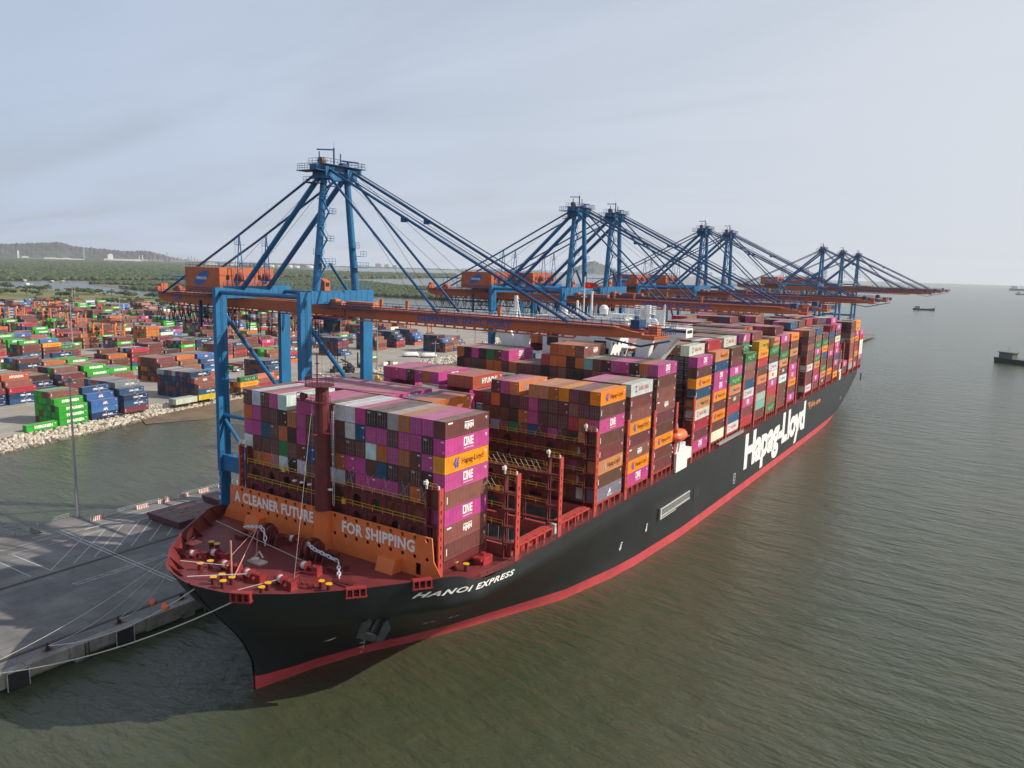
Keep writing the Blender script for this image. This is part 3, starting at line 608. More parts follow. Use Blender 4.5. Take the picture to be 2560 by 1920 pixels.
# breakwater with its row of round openings: one plate cut from a curve so the holes are real
def plate(name, outer, holes, th, m, parent, origin, ex, ey):
    cu = bpy.data.curves.new('p', 'CURVE'); cu.dimensions = '2D'; cu.fill_mode = 'BOTH'; cu.extrude = th/2
    for poly in [outer]+holes:
        sp = cu.splines.new('POLY'); sp.points.add(len(poly)-1)
        for i, (x, y) in enumerate(poly): sp.points[i].co = (x, y, 0, 1)
        sp.use_cyclic_u = True
    o = bpy.data.objects.new('p', cu); C.objects.link(o); dg = bpy.context.evaluated_depsgraph_get(); me = bpy.data.meshes.new_from_object(o.evaluated_get(dg)); bpy.data.objects.remove(o); bpy.data.curves.remove(cu)
    ex = Vector(ex); ey = Vector(ey); en = ex.cross(ey); M = Matrix((ex, ey, en)).transposed().to_4x4(); M.translation = Vector(origin); me.transform(M); me.materials.clear(); me.materials.append(m); me.name = name
    return obj(name, me, parent)
def circ(x, y, r, n=12): return [(x+r*math.cos(2*math.pi*i/n), y+r*math.sin(2*math.pi*i/n)) for i in range(n)]
def rrect(x0, x1, y0, y1, r, k=3):
    o = []
    for cx, cy, a0 in ((x1-r,y0+r,-90),(x1-r,y1-r,0),(x0+r,y1-r,90),(x0+r,y0+r,180)): o += [(cx+r*math.cos(R(a0+90*i/k)), cy+r*math.sin(R(a0+90*i/k))) for i in range(k+1)]
    return o
holes = []
for sg, x0, x1, n in ((-1, -25.2, -2.6, 10), (1, 2.6, 23.6, 9)):
    for i in range(n):
        x = x0+(x1-x0)*i/(n-1); holes += [circ(x, 6.5, .36), circ(x, 3.3, .36)]
outer = [(-27.4,.0),(26.2,0),(25.0,7.1),(-26.2,7.1)]
brk = plate('breakwater', [(-28.6,0),(-27.4,2.0),(-26.4,3.0),(-26.2,7.1),(24.6,7.1),(25.0,3.2),(27.2,0)], holes+[rrect(21.2,22.3,.25,2.3,.2), rrect(-21.4,-20.5,.25,2.3,.2)], .16, ORANGEW, ship, (0,-2.6,19.9), X_, Z_)
bk = MB()
for x in [-24,-20,-16,-12,-8,-4,4,8,12,16,20,24]: bk.add([(x,-2.5,26.8),(x,-2.5,19.92),(x,-.6,19.92)], [(0,1,2),(2,1,0)])
bk.build('brackets', REDSTEEL, brk)
for xs in (16.2, -17.8):
    bx = MB(); bx.prism_x([(-5.0,19.92),(-2.7,19.92),(-2.7,22.2),(-4.2,22.2)], xs-1.9, xs+1.9); bx.build('fan_housing', ORANGEW, brk)
mcol = MB(); mcol.box(-1.75, 1.75, -3.6, -2.7, 19.92, 27.05); mcol.build('mast_foot', ORANGEW, brk)
bt = MB(); text_on(bt, 'A CLEANER FUTURE', (-13.9,-2.7,23.9), X_, Z_, 2.0, width=22.2, bold=.035, spacing=1.06); bt.build('bulkhead_lettering', LWHITE, brk)
bt = MB(); text_on(bt, 'FOR SHIPPING', (12.7,-2.7,23.9), X_, Z_, 2.0, width=16.6, bold=.035, spacing=1.06); bt.build('bulkhead_lettering', LWHITE, brk)
# foremast
fm = MB(); fm.tube([(0,-2.9,27.05),(0,-2.9,36),(0,-2.9,46.2),(0,-2.9,49.4)], [1.5,1.3,1.2,1.15], 14); fmo = fm.build('foremast', REDSTEEL, ship, smooth=False)
f2 = MB(); f2.tube([(0,-3.5,49.4),(0,-3.5,49.55)], 2.6, 12); f2.rail([(2.4*math.cos(a*math.pi/5), -3.5+2.4*math.sin(a*math.pi/5), 49.5) for a in range(11)], 1.5, 1.6, .05); f2.tube([(-.5,-3.5,49.5),(-.5,-3.5,55)], .14, 5); f2.tube([(-.9,-3.5,53.2),(0,-3.5,53.2)], .09, 5)
f2.box(-3.6, 3.6, -5.4, -4.4, 46.6, 46.75); f2.rail([(-3.6,-5.4,46.75),(3.6,-5.4,46.75)], 1.3, 1.6, .05); f2.rail([(-3.6,-4.4,46.75),(-3.6,-5.4,46.75)], 1.3, 1.2, .05); f2.rail([(3.6,-4.4,46.75),(3.6,-5.4,46.75)], 1.3, 1.2, .05); f2.tube([(-1.6,-5.9,47.6),(-1.6,-4.9,47.6)], [.75,.3], 10); f2.box(-.4,.4,-5.3,-4.3,40.8,41); f2.box(1.2,2.4,-4.2,-3.4,41.2,41.3)
f2.build('mast_platform', REDSTEEL, fmo)
f3 = MB()
for x in (-6.5,-4.6,-2.6,2.6): f3.box(x-.35, x+.35, -3.9, -3.4, 31.2, 31.45)
f3.build('floodlights', WHITE, fmo)
f4 = MB(); f4.tube([(1.9,-2.2,40),(2.2,-2.2,46)], .05, 4); [f4.tube([(1.75+.0*i,-2.3,28+i*.5),(2.15,-2.3,28+i*.5)], .03, 3) for i in range(34)]; f4.tube([(1.75,-2.3,28),(1.75,-2.3,45)], .04, 4); f4.tube([(2.15,-2.3,28),(2.15,-2.3,45)], .04, 4); f4.build('mast_ladder', WHITE, fmo)
st = MB()
for a_, b_ in (((-.9,-4.0,48.5),(8.8,-17.5,19.95)),((-.9,-4.2,46),(-1.2,-4.6,27.1))): st.tube([a_, b_], .022, 4)
st.build('mast_stays', ROPE, fmo)

# hatch covers, coamings and stacks' footings for every bay
for (k, y0, x0, nc, zb, tiers, nref, top) in BAYS:
    X = 24.9 if k == 0 else 29.2
    XR = X if k not in (15, 30) else x0+nc*2.5+.2
    h = MB(); h.box(-X, XR, y0-.1, y0+12.3, 20.7, zb-.12); h.box(-X+.8, XR-.8, y0+.2, y0+12., 19.35, 20.7)
    h.build('hatch_cover', REDSTEEL, ship)
    if k >= 15 and k < 365:
        g = MB()
        for i in range(5): g.box(29.3, 29.9, y0+.2+i*2.9, y0+.5+i*2.9, 19.4, zb-.15)
        g.box(28.6, 29.95, y0, y0+12.2, 21.45, 21.75)
        for i in (2, 6, 9): g.box(29.96, 30.0, y0+i, y0+i+.4, 21.5, 21.7)
        g.build('stack_pedestal', REDPOST, ship)
# lashing bridges
LBY = [(-1.55,1.2,25.05,34.9,31.6)]+[(b[1]-1.75, 1.3, 30.35, (35.1 if b[1] < 40 else 37.7), (31.6 if b[1] < 40 else 34.6)) for b in BAYS[1:]]+[(87.9,1.3,30.35,37.7,34.6),(218.4,1.3,30.35,37.7,34.6),(306.4,1.3,30.35,37.7,34.6)]
def lashing_bridge(y, d, X, zt, zm, near):
    fr = MB(); z0 = 19.4
    levels = [z for z in (22.3, 25.3, 28.4, 31.5, 34.5) if z <= zm+.2]
    xs = [-X+2.7+i*(2*X-5.4)/10 for i in range(11)]
    for x in xs:
        fr.box(x-.14, x+.14, y+.1, y+.4, z0, zm)
        if near: fr.box(x-.12, x+.12, y+d-.3, y+d, z0, zm)
    for z in levels: fr.box(-X+.35, X-.35, y+.05, y+d-.05, z-.16, z)
    for s in (-1, 1):        # the taller end towers
        fr.box(s*(X-2.7)-.15, s*(X-2.7)+.15, y+.1, y+d-.1, zm, zt-.2); fr.box(min(s*(X-2.7), s*(X-.3)), max(s*(X-2.7), s*(X-.3)), y+.1, y+d-.1, zt-.35, zt-.2)
    lb = fr.build('lashing_bridge', REDSTEEL, ship)
    for s in (-1, 1):
        if s < 0 and not near: continue
        sl = [rrect(-.14, .14, 21.6+i*1.5-19.4, 22.35+i*1.5-19.4, .13, 2) for i in range(int((zt-22.8)/1.5))]
        plate('side_post', [(-d/2,0),(d/2,0),(d/2,zt-19.4),(-d/2*.82,zt-19.4),(-d/2*.82,8),(-d/2,7.4)], sl, .3, REDPOST, lb, (s*(X-.15), y+d/2, 19.4), Y_, Z_)
    if near:
        # stiffened web panels between the posts, with rounded openings
        for i in range(10):
            xa, xb = xs[i]+.16, xs[i+1]-.16; w = xb-xa
            for z in levels[1:-1] if len(levels) > 3 else levels[1:]:
                hh = 2.75; hz = z+.02
                plate('web_panel', rect(0, w, 0, hh), [rrect(w*.2, w*.8, .5, hh-.3, min(w*.25, .8), 4) if i in (0,9,4,5) else circ(w/2, hh*.52, min(w*.36, .98), 14)], .06, REDSTEEL, lb, (xa, y+.25, hz), X_, Z_)
        ry = MB()
        for z in levels[1:]: ry.rail([(-X+2.8, y, z), (X-2.8, y, z)], 1.05, 2.4, .045, 4, 1)
        for s in (-1, 1): ry.rail([(s*(X-2.6), y, zt-.2), (s*(X-.2), y, zt-.2)], 1.05, 1.2, .045)
        ry.build('walkway_railing', YEL, lb)
        rd = MB(); r3 = random.Random(int(y*7))
        for i in range(44):
            x = -X+3+i*(2*X-6)/43
            if zm < 33 and y > 5: rd.tube([(x, y+.3, zm+.2), (x-r3.uniform(.8,1.4), y-.1, zm+r3.uniform(1.8,2.8))], .04, 4, False)
            elif i % 2: rd.tube([(x, y+.4, zm+.1), (x+(1.9 if i % 4 == 1 else -1.9), y+d+.1, zm+2.9)], .035, 4, False)
        rd.build('lashing_rods', GALV, lb, label='steel lashing rods crossed over the container ends', kind='stuff')
        bxs = MB()
        for i in range(6): x = r3.uniform(-X+4, X-4); bxs.box(x, x+.8, y-.1, y+.3, levels[i % len(levels)]+.05, levels[i % len(levels)]+.9)
        bxs.build('lashing_gear_boxes', YEL, lb)
        fl = MB()
        for s in (-1, 1): fl.cyl((s*(X-2.5), y-.1, zt-.2), .18, 1.5, 6); fl.cyl((s*(X-2.5), y-.3, zt+.6), .42, .5, 8); fl.cyl((s*(X-.25), y+.2, zt-.1), .2, .6, 6)
        fl.build('deck_lamps', WHITE, lb)
for i, (y, d, X, zt, zm) in enumerate(LBY): lashing_bridge(y, d, X, zt, zm, y < 50)

# forecastle gear ------------------------------------------------------------
for x, y in [(-15.4,-14.9),(-13.8,-14.9),(-8.4,-22),(-8,-20.4),(-1.9,-22.6),(-1.9,-24.2),(.4,-22.5),(.5,-24.2),(6.6,-20.6),(7.1,-22.2),(12.6,-15.2),(14.4,-15.3),(24.6,3.6),(26.6,4.0)]:
    b = MB(); b.cyl((x,y,19.9), .38, 1.15, 12); bo = b.build('mooring_bitt', REDSTEEL, ship); c = MB(); c.cyl((x,y,21.05), .54, .11, 14); c.build('bitt_cap', YEL, bo)
def winch(x, y, ang, big=1.):
    e = bpy.data.objects.new('mooring_winch', None); C.objects.link(e); e.parent = ship; e.location = (x, y, 19.9); e.rotation_euler = (0, 0, ang); e.scale = (big,)*3
    b = MB(); b.box(-2.6, 2.8, -.9, .9, 0, .25)
    for q in (-1.5, -.1, 1.5): b.prism_x([(-.95,.2),(.95,.2),(.45,1.9),(-.45,1.9)], q-.08, q+.08)
    b.box(1.6, 2.7, -.7, .7, .25, 1.7); b.tube([(-2.6,0,1.2),(-1.6,0,1.2)], [.42,.42], 10); b.tube([(-1.6,0,1.2),(-1.45,0,1.2)], 1.0, 14); b.tube([(-.2,0,1.2),(-.05,0,1.2)], 1.0, 14); b.tube([(-.05,0,1.2),(1.5,0,1.2)], .35, 8)
    b.build('winch_frame', mat('winch_red', (.25,.025,.028), .4, wear=.2, streak=.1), e)
    r = MB(); r.tube([(-1.43,0,1.2),(-1.1,0,1.2),(-.8,0,1.2),(-.5,0,1.2),(-.22,0,1.2)], [.72,.78,.70,.79,.72], 14); r.build('rope_drum', mat('white_rope', (.62,.60,.55), .9, wear=.35, wscale=9, bump=.03, bscale=25), e)
    return e
winch(-10.0,-17.4, R(8), .85); winch(-4.2,-19.5, R(8), .85); winch(1.6,-19.6, R(4), .85); winch(7.6,-18.2, R(-2), .85); winch(6.4,-12.2, R(4), .9); winch(-5.0,-4.9, R(5), .85); winch(-13.4,-19.2, R(30), .7)
def windlass(cx, cy, chain, fl):
    e = bpy.data.objects.new('anchor_windlass', None); C.objects.link(e); e.parent = ship; b = MB()
    b.tube([(cx-1.0,cy,21.7),(cx-.3,cy,21.7)], 1.9, 20); b.tube([(cx+.3,cy,21.7),(cx+.8,cy,21.7)], 1.5, 20); b.tube([(cx-3,cy,21.7),(cx+3.4,cy,21.7)], .3, 8)
    for q in (-2.6, -1.4, 1.3, 2.9): b.prism_x([(cy-1.5,19.92),(cy+1.5,19.92),(cy+.6,22.3),(cy-.6,22.3)], cx+q-.1, cx+q+.1)
    b.box(cx+1.6, cx+3.6, cy+.9, cy+2.2, 19.92, 21.4); b.build('windlass_frame', REDSTEEL, e)
    s = chain[-1]; d = MB(); d.prism([(s[0]-1.1,s[1]-1.4),(s[0]+1.1,s[1]-1.4),(s[0]+1.1,s[1]+1.4),(s[0]-1.1,s[1]+1.4)], 19.92, 20.7); d.box(s[0]-.5,s[0]+.5,s[1]-.3,s[1]+.3,20.7,21.4); d.build('chain_stopper', REDSTEEL, e)
    ch = MB(); L_ = 0
    pts = [Vector(q) for q in chain]
    for a, bq in zip(pts, pts[1:]):
        n = max(1, int((bq-a).length/.72)); dr = (bq-a).normalized()
        for i in range(n):
            o = a.lerp(bq, (i+.5)/n); u = dr.cross(Vector((0,0,1))).normalized(); w = u if i % 2 else dr.cross(u)
            ring = [o+dr*(.5*math.cos(t))+w*(.27*math.sin(t)) for t in [2*math.pi*k/8 for k in range(9)]]
            ch.tube(ring, .11, 5, False)
    ch.build('anchor_chain', CHAINW, e)
windlass(3.0,-7.6, [(2.7,-9.0,23.2),(4.2,-9.2,22.6),(9.6,-8.7,21.5)], 1); windlass(-9.5,-7.2, [(-7.6,-9.6,20.6),(-7.9,-9.3,22.2),(-9.5,-8.7,23.3),(-15.2,-8.0,22.0)], -1)
ch = MB()
for a, b in (((9.9,-8.9,21.3),(12.4,-11.2,20.1)),):
    a = Vector(a); b = Vector(b); dr = (b-a).normalized(); u = dr.cross(Vector((0,0,1))).normalized()
    for i in range(5):
        o = a.lerp(b, (i+.5)/5); w = u if i % 2 else dr.cross(u); ch.tube([o+dr*(.5*math.cos(t))+w*(.27*math.sin(t)) for t in [2*math.pi*k/8 for k in range(9)]], .11, 5, False)
ch.build('anchor_chain', CHAINW, ship)
hw = MB(); hw.rail([(12.3,-12.6,19.9),(16.2,-12.0,19.9)], .5, 1, .06); hw.box(12.4,16.2,-12.9,-10.6,19.92,20.1); hw.build('hawse_cover', REDSTEEL, ship)
dv = MB(); dv.tube([(-.9,-21.6,19.9),(-.9,-21.6,26.5)], .16, 6); dv.tube([(-.5,-21.4,20.6),(-7.0,-11.6,24.6)], .10, 6); dv.tube([(-.9,-21.6,24.0),(-7.0,-11.6,24.6)], .05, 5)
for k in (0,.25,.5): dv.tube([(-7,-11.6,24.6),(-5.6+k*2,-13.2-k,20.2)], .025, 3)
dv.build('stores_davit', mat('davit_pink', (.55,.25,.2), .5), ship)
wr = MB(); wr.cyl((-4.0,-14.6,20.2), .7, .45, 10); wr.box(-5.2,-2.0,-15.3,-13.6,19.92,20.25); wr.tube([(-4.8,-14,20.6),(-4.0,-13.7,21.6),(-3.2,-13.6,20.6)], .16, 6); wr.build('cable_reel', mat('reel', (.5,.42,.38), .6, wear=.4), ship)
cr = MB(); cr.rail([(8.6,-17.2,19.9),(12.6,-15.9,19.9),(12.0,-14.6,19.9),(8.4,-15.9,19.9),(8.6,-17.2,19.9)], 2.0, 1.2, .04, 4, 2)
for i in range(4): cr.box(9.0+i*.95, 9.5+i*.95, -17.2+i*.3, -16.9+i*.3, 20.4, 20.8)
cr.build('railing_cage', mat('cage_red', (.42,.05,.05), .5), ship)
lp = MB(); lp.rail([(-14.5,-20.2,22.4),(-16.2,-18.6,22.4),(-17.4,-17.2,22.4)], 1.6, .7, .05, 4, 2); lp.box(-15.5,-13.6,-20.0,-17.8,22.2,22.35); lp.build('pilot_platform', REDSTEEL, ship)
for i, d in enumerate((2.2, 13.3, 21.5)):
    y = ystem(22.4)+d; x = hb(y, 22.4); an = math.atan2(hb(y+1,22.4)-hb(y-1,22.4), 2.0)
    fl = MB(); fl.box(-.55,.5,-1.5,1.5,.0,.2); fl.box(-.55,-.35,-1.5,1.5,-1.1,0); [fl.box(-.5,.5,q-.1,q+.1,-1.15,0) for q in (-1.4,-.5,.5,1.4)]; fl.box(-.6,.55,-1.6,1.6,-1.3,-1.12)
    fo = fl.build('fairlead', mat('fairlead_red', (.30,.03,.035), .5), ship); fo.location = (x+.1, y, 22.6); fo.rotation_euler = (0, 0, -an)
# main-deck gear abreast of the open bays
for (x, y, s) in ((27.5,17.4,1.),(28.2,24,.8),(27.6,33.5,1.),(28,38,.8),(26.2,9.6,.9)):
    g = MB(); g.box(x-1.1*s,x+1.1*s,y-1.5*s,y+1.5*s,19.4,20.8); g.cyl((x,y,20.8),.45,.5,8); g.tube([(x-.9,y-1.8,20.6),(x+.9,y-1.8,20.6)], .35, 8); g.build('deck_gear', mat('gear_red', (.36,.03,.035), .45, wear=.3, wscale=2), ship)
cv = MB(); cv.tube([(27.9,29.2,20.4),(28.9,29.4,20.5)], [1.0,1.05], 8); cv.box(27.2,29.2,28.6,30.2,19.5,21.5); cv.build('covered_gear', mat('tarpaulin', (.55,.57,.62), .8, wear=.25, wscale=1.5, bump=.12, bscale=3), ship)
hh = MB(); hh.box(27.6,28.4,14.9,43.0,19.36,21.6); hh.box(-28.4,-27.6,14.9,43.0,19.36,21.6); hh.box(-27.6,27.6,14.5,15.0,19.36,21.4); hh.box(-27.6,27.6,43.0,43.4,19.36,21.4); hh.box(-27.6,27.6,28.2,29.9,19.0,21.3); hh.build('hatch_coaming', mat('coaming', (.40,.07,.06), .5, wear=.2), ship)
ho = MB(); ho.add([(-27.6,15,14),(27.6,15,14),(27.6,43,14),(-27.6,43,14),(-27.6,15,19.36),(27.6,15,19.36),(27.6,43,19.36),(-27.6,43,19.36)], [(0,1,2,3),(4,5,1,0),(5,6,2,1),(6,7,3,2),(7,4,0,3)])
for yy in (15.4, 27.6, 30.6, 42.5):
    for i in range(23): ho.box(-27.5+i*2.5-.1, -27.5+i*2.5+.1, yy, yy+.2, 14, 19.3)
ho.build('cargo_hold', mat('hold_steel', (.11,.12,.12), .7, wear=.3), ship)
# anchor
e = bpy.data.objects.new('anchor', None); C.objects.link(e); e.parent = ship
ay, az = -11.0, 14.6; P0 = Vector((hb(ay,az), ay, az)); tz = (Vector((hb(ay,az+1),ay,az+1))-Vector((hb(ay,az-1),ay,az-1))).normalized(); ty = (Vector((hb(ay+1,az),ay+1,az))-Vector((hb(ay-1,az),ay-1,az))); ty = (ty-tz*ty.dot(tz)).normalized(); tx_ = ty.cross(tz)
tx_.z = -.12; tx_.normalize(); ty = Vector((0,0,1)).cross(tx_).normalized(); tz = tx_.cross(ty); rr_ = R(-22); ty, tz = ty*math.cos(rr_)+tz*math.sin(rr_), tz*math.cos(rr_)-ty*math.sin(rr_)
Mt = Matrix((tx_, ty, tz)).transposed().to_4x4(); Mt.translation = P0+tx_*.9; Mt = Mt @ Matrix.Scale(.72, 4); e.matrix_local = Mt
AN = mat('anchor_black', (.045,.048,.055), .35, metal=.2, wear=.3)
a = MB(); a.box(-.1,.6,-.45,.45,-1.6,2.2); a.prism_x([(-3.0,-3.2),(3.0,-3.2),(2.2,-1.6),(.7,-1.5),(-.7,-1.5),(-2.2,-1.6)], .0, 1.1); a.prism_x([(-3.0,-3.2),(-1.5,-2.6),(-1.3,1.6),(-2.0,2.5),(-3.4,.8)], .1, 1.2); a.prism_x([(3.0,-3.2),(1.5,-2.6),(1.3,1.6),(2.0,2.5),(3.4,.8)], .1, 1.2); a.build('anchor_arms', AN, e)
a = MB(); a.prism_x([(-2.6,-1.2),(2.6,-1.2),(3.0,2.6),(1.6,3.8),(-1.6,3.8),(-3.0,2.6)], -3.2, .05); a.build('anchor_pocket', HULLB, e)

# accommodation block, bridge wings and mast gear ---------------------------
hs = bpy.data.objects.new('bridge_house', None); C.objects.link(hs); hs.parent = ship
w = MB(); w.box(-11, 10.2, 90, 101.0, 19.4, 53.8); w.build('house_walls', WHITE, hs)
w = MB(); w.prism_y([(-31,54.0),(31,54.0),(31,56.3),(24,56.3),(-24,56.3),(-31,56.3)], 89.6, 94.4); w.build('bridge_wing', WHITE, hs)
w = MB(); w.box(-14, 14, 89.7, 97, 53.8, 57.3); w.box(-12.5, 12.5, 90.4, 98, 57.3, 57.6); w.build('wheelhouse', WHITE, hs)
for s in (-1, 1):
    w = MB(); w.prism_y([(s*12.5,46.5),(s*19.6,46.5),(s*20.6,50),(s*21.2,54.0),(s*17.6,54.0),(s*17.4,47)][::s], 89.8, 93.8); w.prism_y([(s*18.2,44.5),(s*21.8,44.5),(s*28.6,54.0),(s*25.2,54.0)][::s], 89.9, 93.7)
    w.build('wing_brace', WHITE, hs)
    wd = MB(); wd.box(s*31-.0 if s > 0 else -31.06, 31.06 if s > 0 else -31, 90.4, 93.8, 55.1, 55.9); wd.box(-31, 31, 89.52, 89.59, 55.3, 55.95) if s > 0 else None; wd.build('bridge_windows', GLASSD, hs)
for x, z, w_, h_ in ((-9.6,49.2,3.6,3.4),(-9.6,53.0,3.2,.6),(5.2,49.9,3.6,1.7),(8.0,46.5,1.6,3.2),(-4.5,49.6,1.2,1.2),(-2,49.6,1.2,1.2),(.5,49.6,1.2,1.2)):
    g = MB(); g.box(x, x+w_, 89.93, 90.02, z, z+h_); g.build('window', GLASSD, hs)
wi = MB()
for i in range(4):
    for j in range(3): wi.box(10.2, 10.26, 91.3+i*2.4, 92.0+i*2.4, 44.5+j*3, 45.3+j*3)
wi.build('side_windows', GLASSD, hs)
w = MB(); w.rail([(10.6,100.9,49.6),(13,100.9,49.6),(13,97,49.6)], 1.1, 1, .05, 4, 2); w.box(10.2,13,96.9,101,49.4,49.6); w.build('side_platform', WHITE, hs)
w = MB(); w.rail([(-30.8,89.7,56.3),(30.8,89.7,56.3),(30.8,94.2,56.3),(-30.8,94.2,56.3)], 1.0, 2, .045, 4, 1); w.rail([(-12.4,90.5,57.6),(12.4,90.5,57.6),(12.4,97.8,57.6)], 1.1, 1.4, .045, 4, 2); w.build('bridge_railing', WHITE, hs)
w = MB()
for x, r_, z1 in ((17.2,.35,61.2),(18.0,.3,61.0),(19.2,.75,61.6)): w.tube([(x,93,56.3),(x,93,z1)], r_, 8)
w.tube([(19.4,93,57.8),(21.2,93,57.8),(21.7,93,57.2),(21.7,93,55.6)], .45, 8); w.box(15.6,20.8,92,94,59.3,59.45); w.rail([(15.6,92,59.4),(20.8,92,59.4),(20.8,94,59.4),(15.6,94,59.4),(15.6,92,59.4)], 2.0, .9, .06, 4, 3); w.build('exhaust_pipes', WHITE, hs)
w = MB(); w.tube([(23.6,93,56.3),(23.6,93,62)], [.32,.22], 8); w.tube([(23.4,93,61),(21.6,93,56.3)], .1, 5); [w.box(23.1,24.1,92.9,93.1,57.4+i,57.5+i) for i in range(5)]; w.build('signal_mast', WHITE, hs)
w = MB(); w.tube([(-22.2,93,56.3),(-22.2,93,62.4)], .55, 6); [w.box(-22.9,-21.4,92.6,93.4,57+i*.9,57.12+i*.9) for i in range(6)]; w.tube([(-21.8,93,61),(-20.6,93,56.3)], .22, 5); w.build('crane_post', WHITE, hs)
w = MB(); w.tube([(6.2,93,58.6),(6.2,93,60.1),(6.2,93,60.9),(6.2,93,61.1)], [1.1,1.3,.8,.05], 14); w.tube([(-6,93,57.6),(-6,93,60)], [.9,.9], 10); w.tube([(-2,93,57.6),(-2,93,61.6),(-2,93,62)], [.35,.35,.05], 8); w.box(8.5,16.5,92,94.5,58.6,58.9); w.box(9,12,92.2,94,57.4,58.6); [w.tube([(x,93,57.6),(x,93,59.5+(i*37%10)/6)], .08, 4) for i, x in enumerate((-9,-7.4,-4,-3,-1,1.2,2.8,4,8,10,12,13.5))]; w.tube([(0,93,57.6),(0,93,68.5)], .18, 6); w.tube([(-1.2,93,65),(1.2,93,65)], .07, 4); w.tube([(-.9,93,63),(.9,93,63)], .07, 4); w.tube([(2.4,93,57.6),(2.4,93,63.8),(2.4,93,64.6)], [.3,.3,.5], 8); w.build('radar_mast', WHITE, hs)
fg = MB(); fg.add([(.1,93,67.0),(2.6,93.3,66.9),(2.6,93.3,65.3),(.1,93,65.4)], [(0,1,2,3),(3,2,1,0)]); fgo = fg.build('national_flag', mat('flag_red', (.75,.03,.02), .8), hs)
fs = MB(); fs.add([(1.35+.42*math.sin(2*math.pi*i/10)*(1 if i % 2 == 0 else .4), 93.1, 66.15+.42*math.cos(2*math.pi*i/10)*(1 if i % 2 == 0 else .4)) for i in range(10)], [tuple(range(10))]); fs.build('flag_star', YEL, fgo)
w = MB(); w.box(30.4,31.0,88.2,99,21.6,24.4); w.box(30.4,31.0,88.2,96.1,19.45,21.6); w.box(27.6,30.4,88.2,99,24.2,24.4); w.build('boat_deck_screen', WHITE, ship)
w = MB(); [w.cyl((29.2,93.4+i*1.1,24.4), .45, 1.3, 8) for i in range(5)]; w.beam((30.2,89.2,24.4),(30.2,90.6,28.2),.5); w.beam((30.2,91.4,24.4),(30.2,92.4,28.2),.4); w.beam((29.8,93.4,24.4),(29.4,90.4,34.5),.16); [w.tube([(28.2,89+i,24.5),(29.6,89+i,26.5)], .2, 6) for i in range(4)]; w.build('raft_canisters', WHITE, ship)
lbt = thing('lifeboat', 'orange enclosed lifeboat hung high at the ship side between container stacks', 'lifeboat', (30.0, 91.3, 27.2))
b = MB(); n = 12; prof = [(-3.9,.15,.9),(-3.5,1.0,.2),(-2.4,1.6,-.15),(0,1.8,-.3),(2.4,1.6,-.1),(3.5,.9,.4),(3.9,.15,1.1)]; vs = []
for y, w_, zb in prof:
    for k in range(n):
        t = 2*math.pi*k/n; cz = 1.3; vs.append((w_*math.cos(t), y, cz+(1.7 if math.sin(t) > 0 else 1.3-zb)*math.sin(t)*(w_/1.8)**.5))
b.add(vs, [(i*n+k, i*n+(k+1)%n, (i+1)*n+(k+1)%n, (i+1)*n+k) for i in range(len(prof)-1) for k in range(n)]); b.build('boat_hull', LIFEB, lbt, smooth=True)
b = MB(); b.box(-.8,.8,-2.9,-.6,2.7,3.5); b.tube([(-.2,-1.5,3.5),(-.2,-1.5,4.4)], .3, 8); b.build('steering_cupola', LIFEB, lbt); b = MB(); b.box(-1.85,1.85,-3.4,3.4,1.05,1.2); b.build('rubbing_strake', mat('dark_orange', (.4,.08,.03), .6), lbt)
gw = thing('gangway_ladder', 'grey aluminium gangway stowed along the deck edge below a white container', 'gangway', (30.7, 122.2, 20.7))
b = MB(); b.beam((0,0,0),(0,24.6,0),.9,.14); b.rail([(.4,0,.05),(.4,24.6,.05)], .8, 1.2, .04, 4, 1); b.build('gangway_deck', GALV, gw); b = MB(); b.beam((.45,0,-.05),(.45,24.6,-.05),.08,.5); b.build('side_stringer', GALV, gw)
w = MB(); w.box(-26,26,221,230,19.4,41); w.build('engine_casing', WHITE, ship)
w = MB(); w.tube([(29.4,310,19.4),(29.4,310,33),(29.4,311,35.5)], .2, 6); w.tube([(29.4,315.2,19.4),(29.4,315.2,34)], .2, 6); w.box(29.2,30.2,308.5,316,23.6,24.1); w.tube([(29.6,312,24),(29.6,312,27.4)], .5, 8); w.box(30.2,30.7,308.6,312,19.5,23.5); w.build('stern_gear', WHITE, ship)
w = MB(); [w.box(30.66-i*.3,30.72,374+i*1.6,375+i*1.6,12.0,16.0) for i in range(3)]; w.build('stern_fairleads', BLACK, ship)

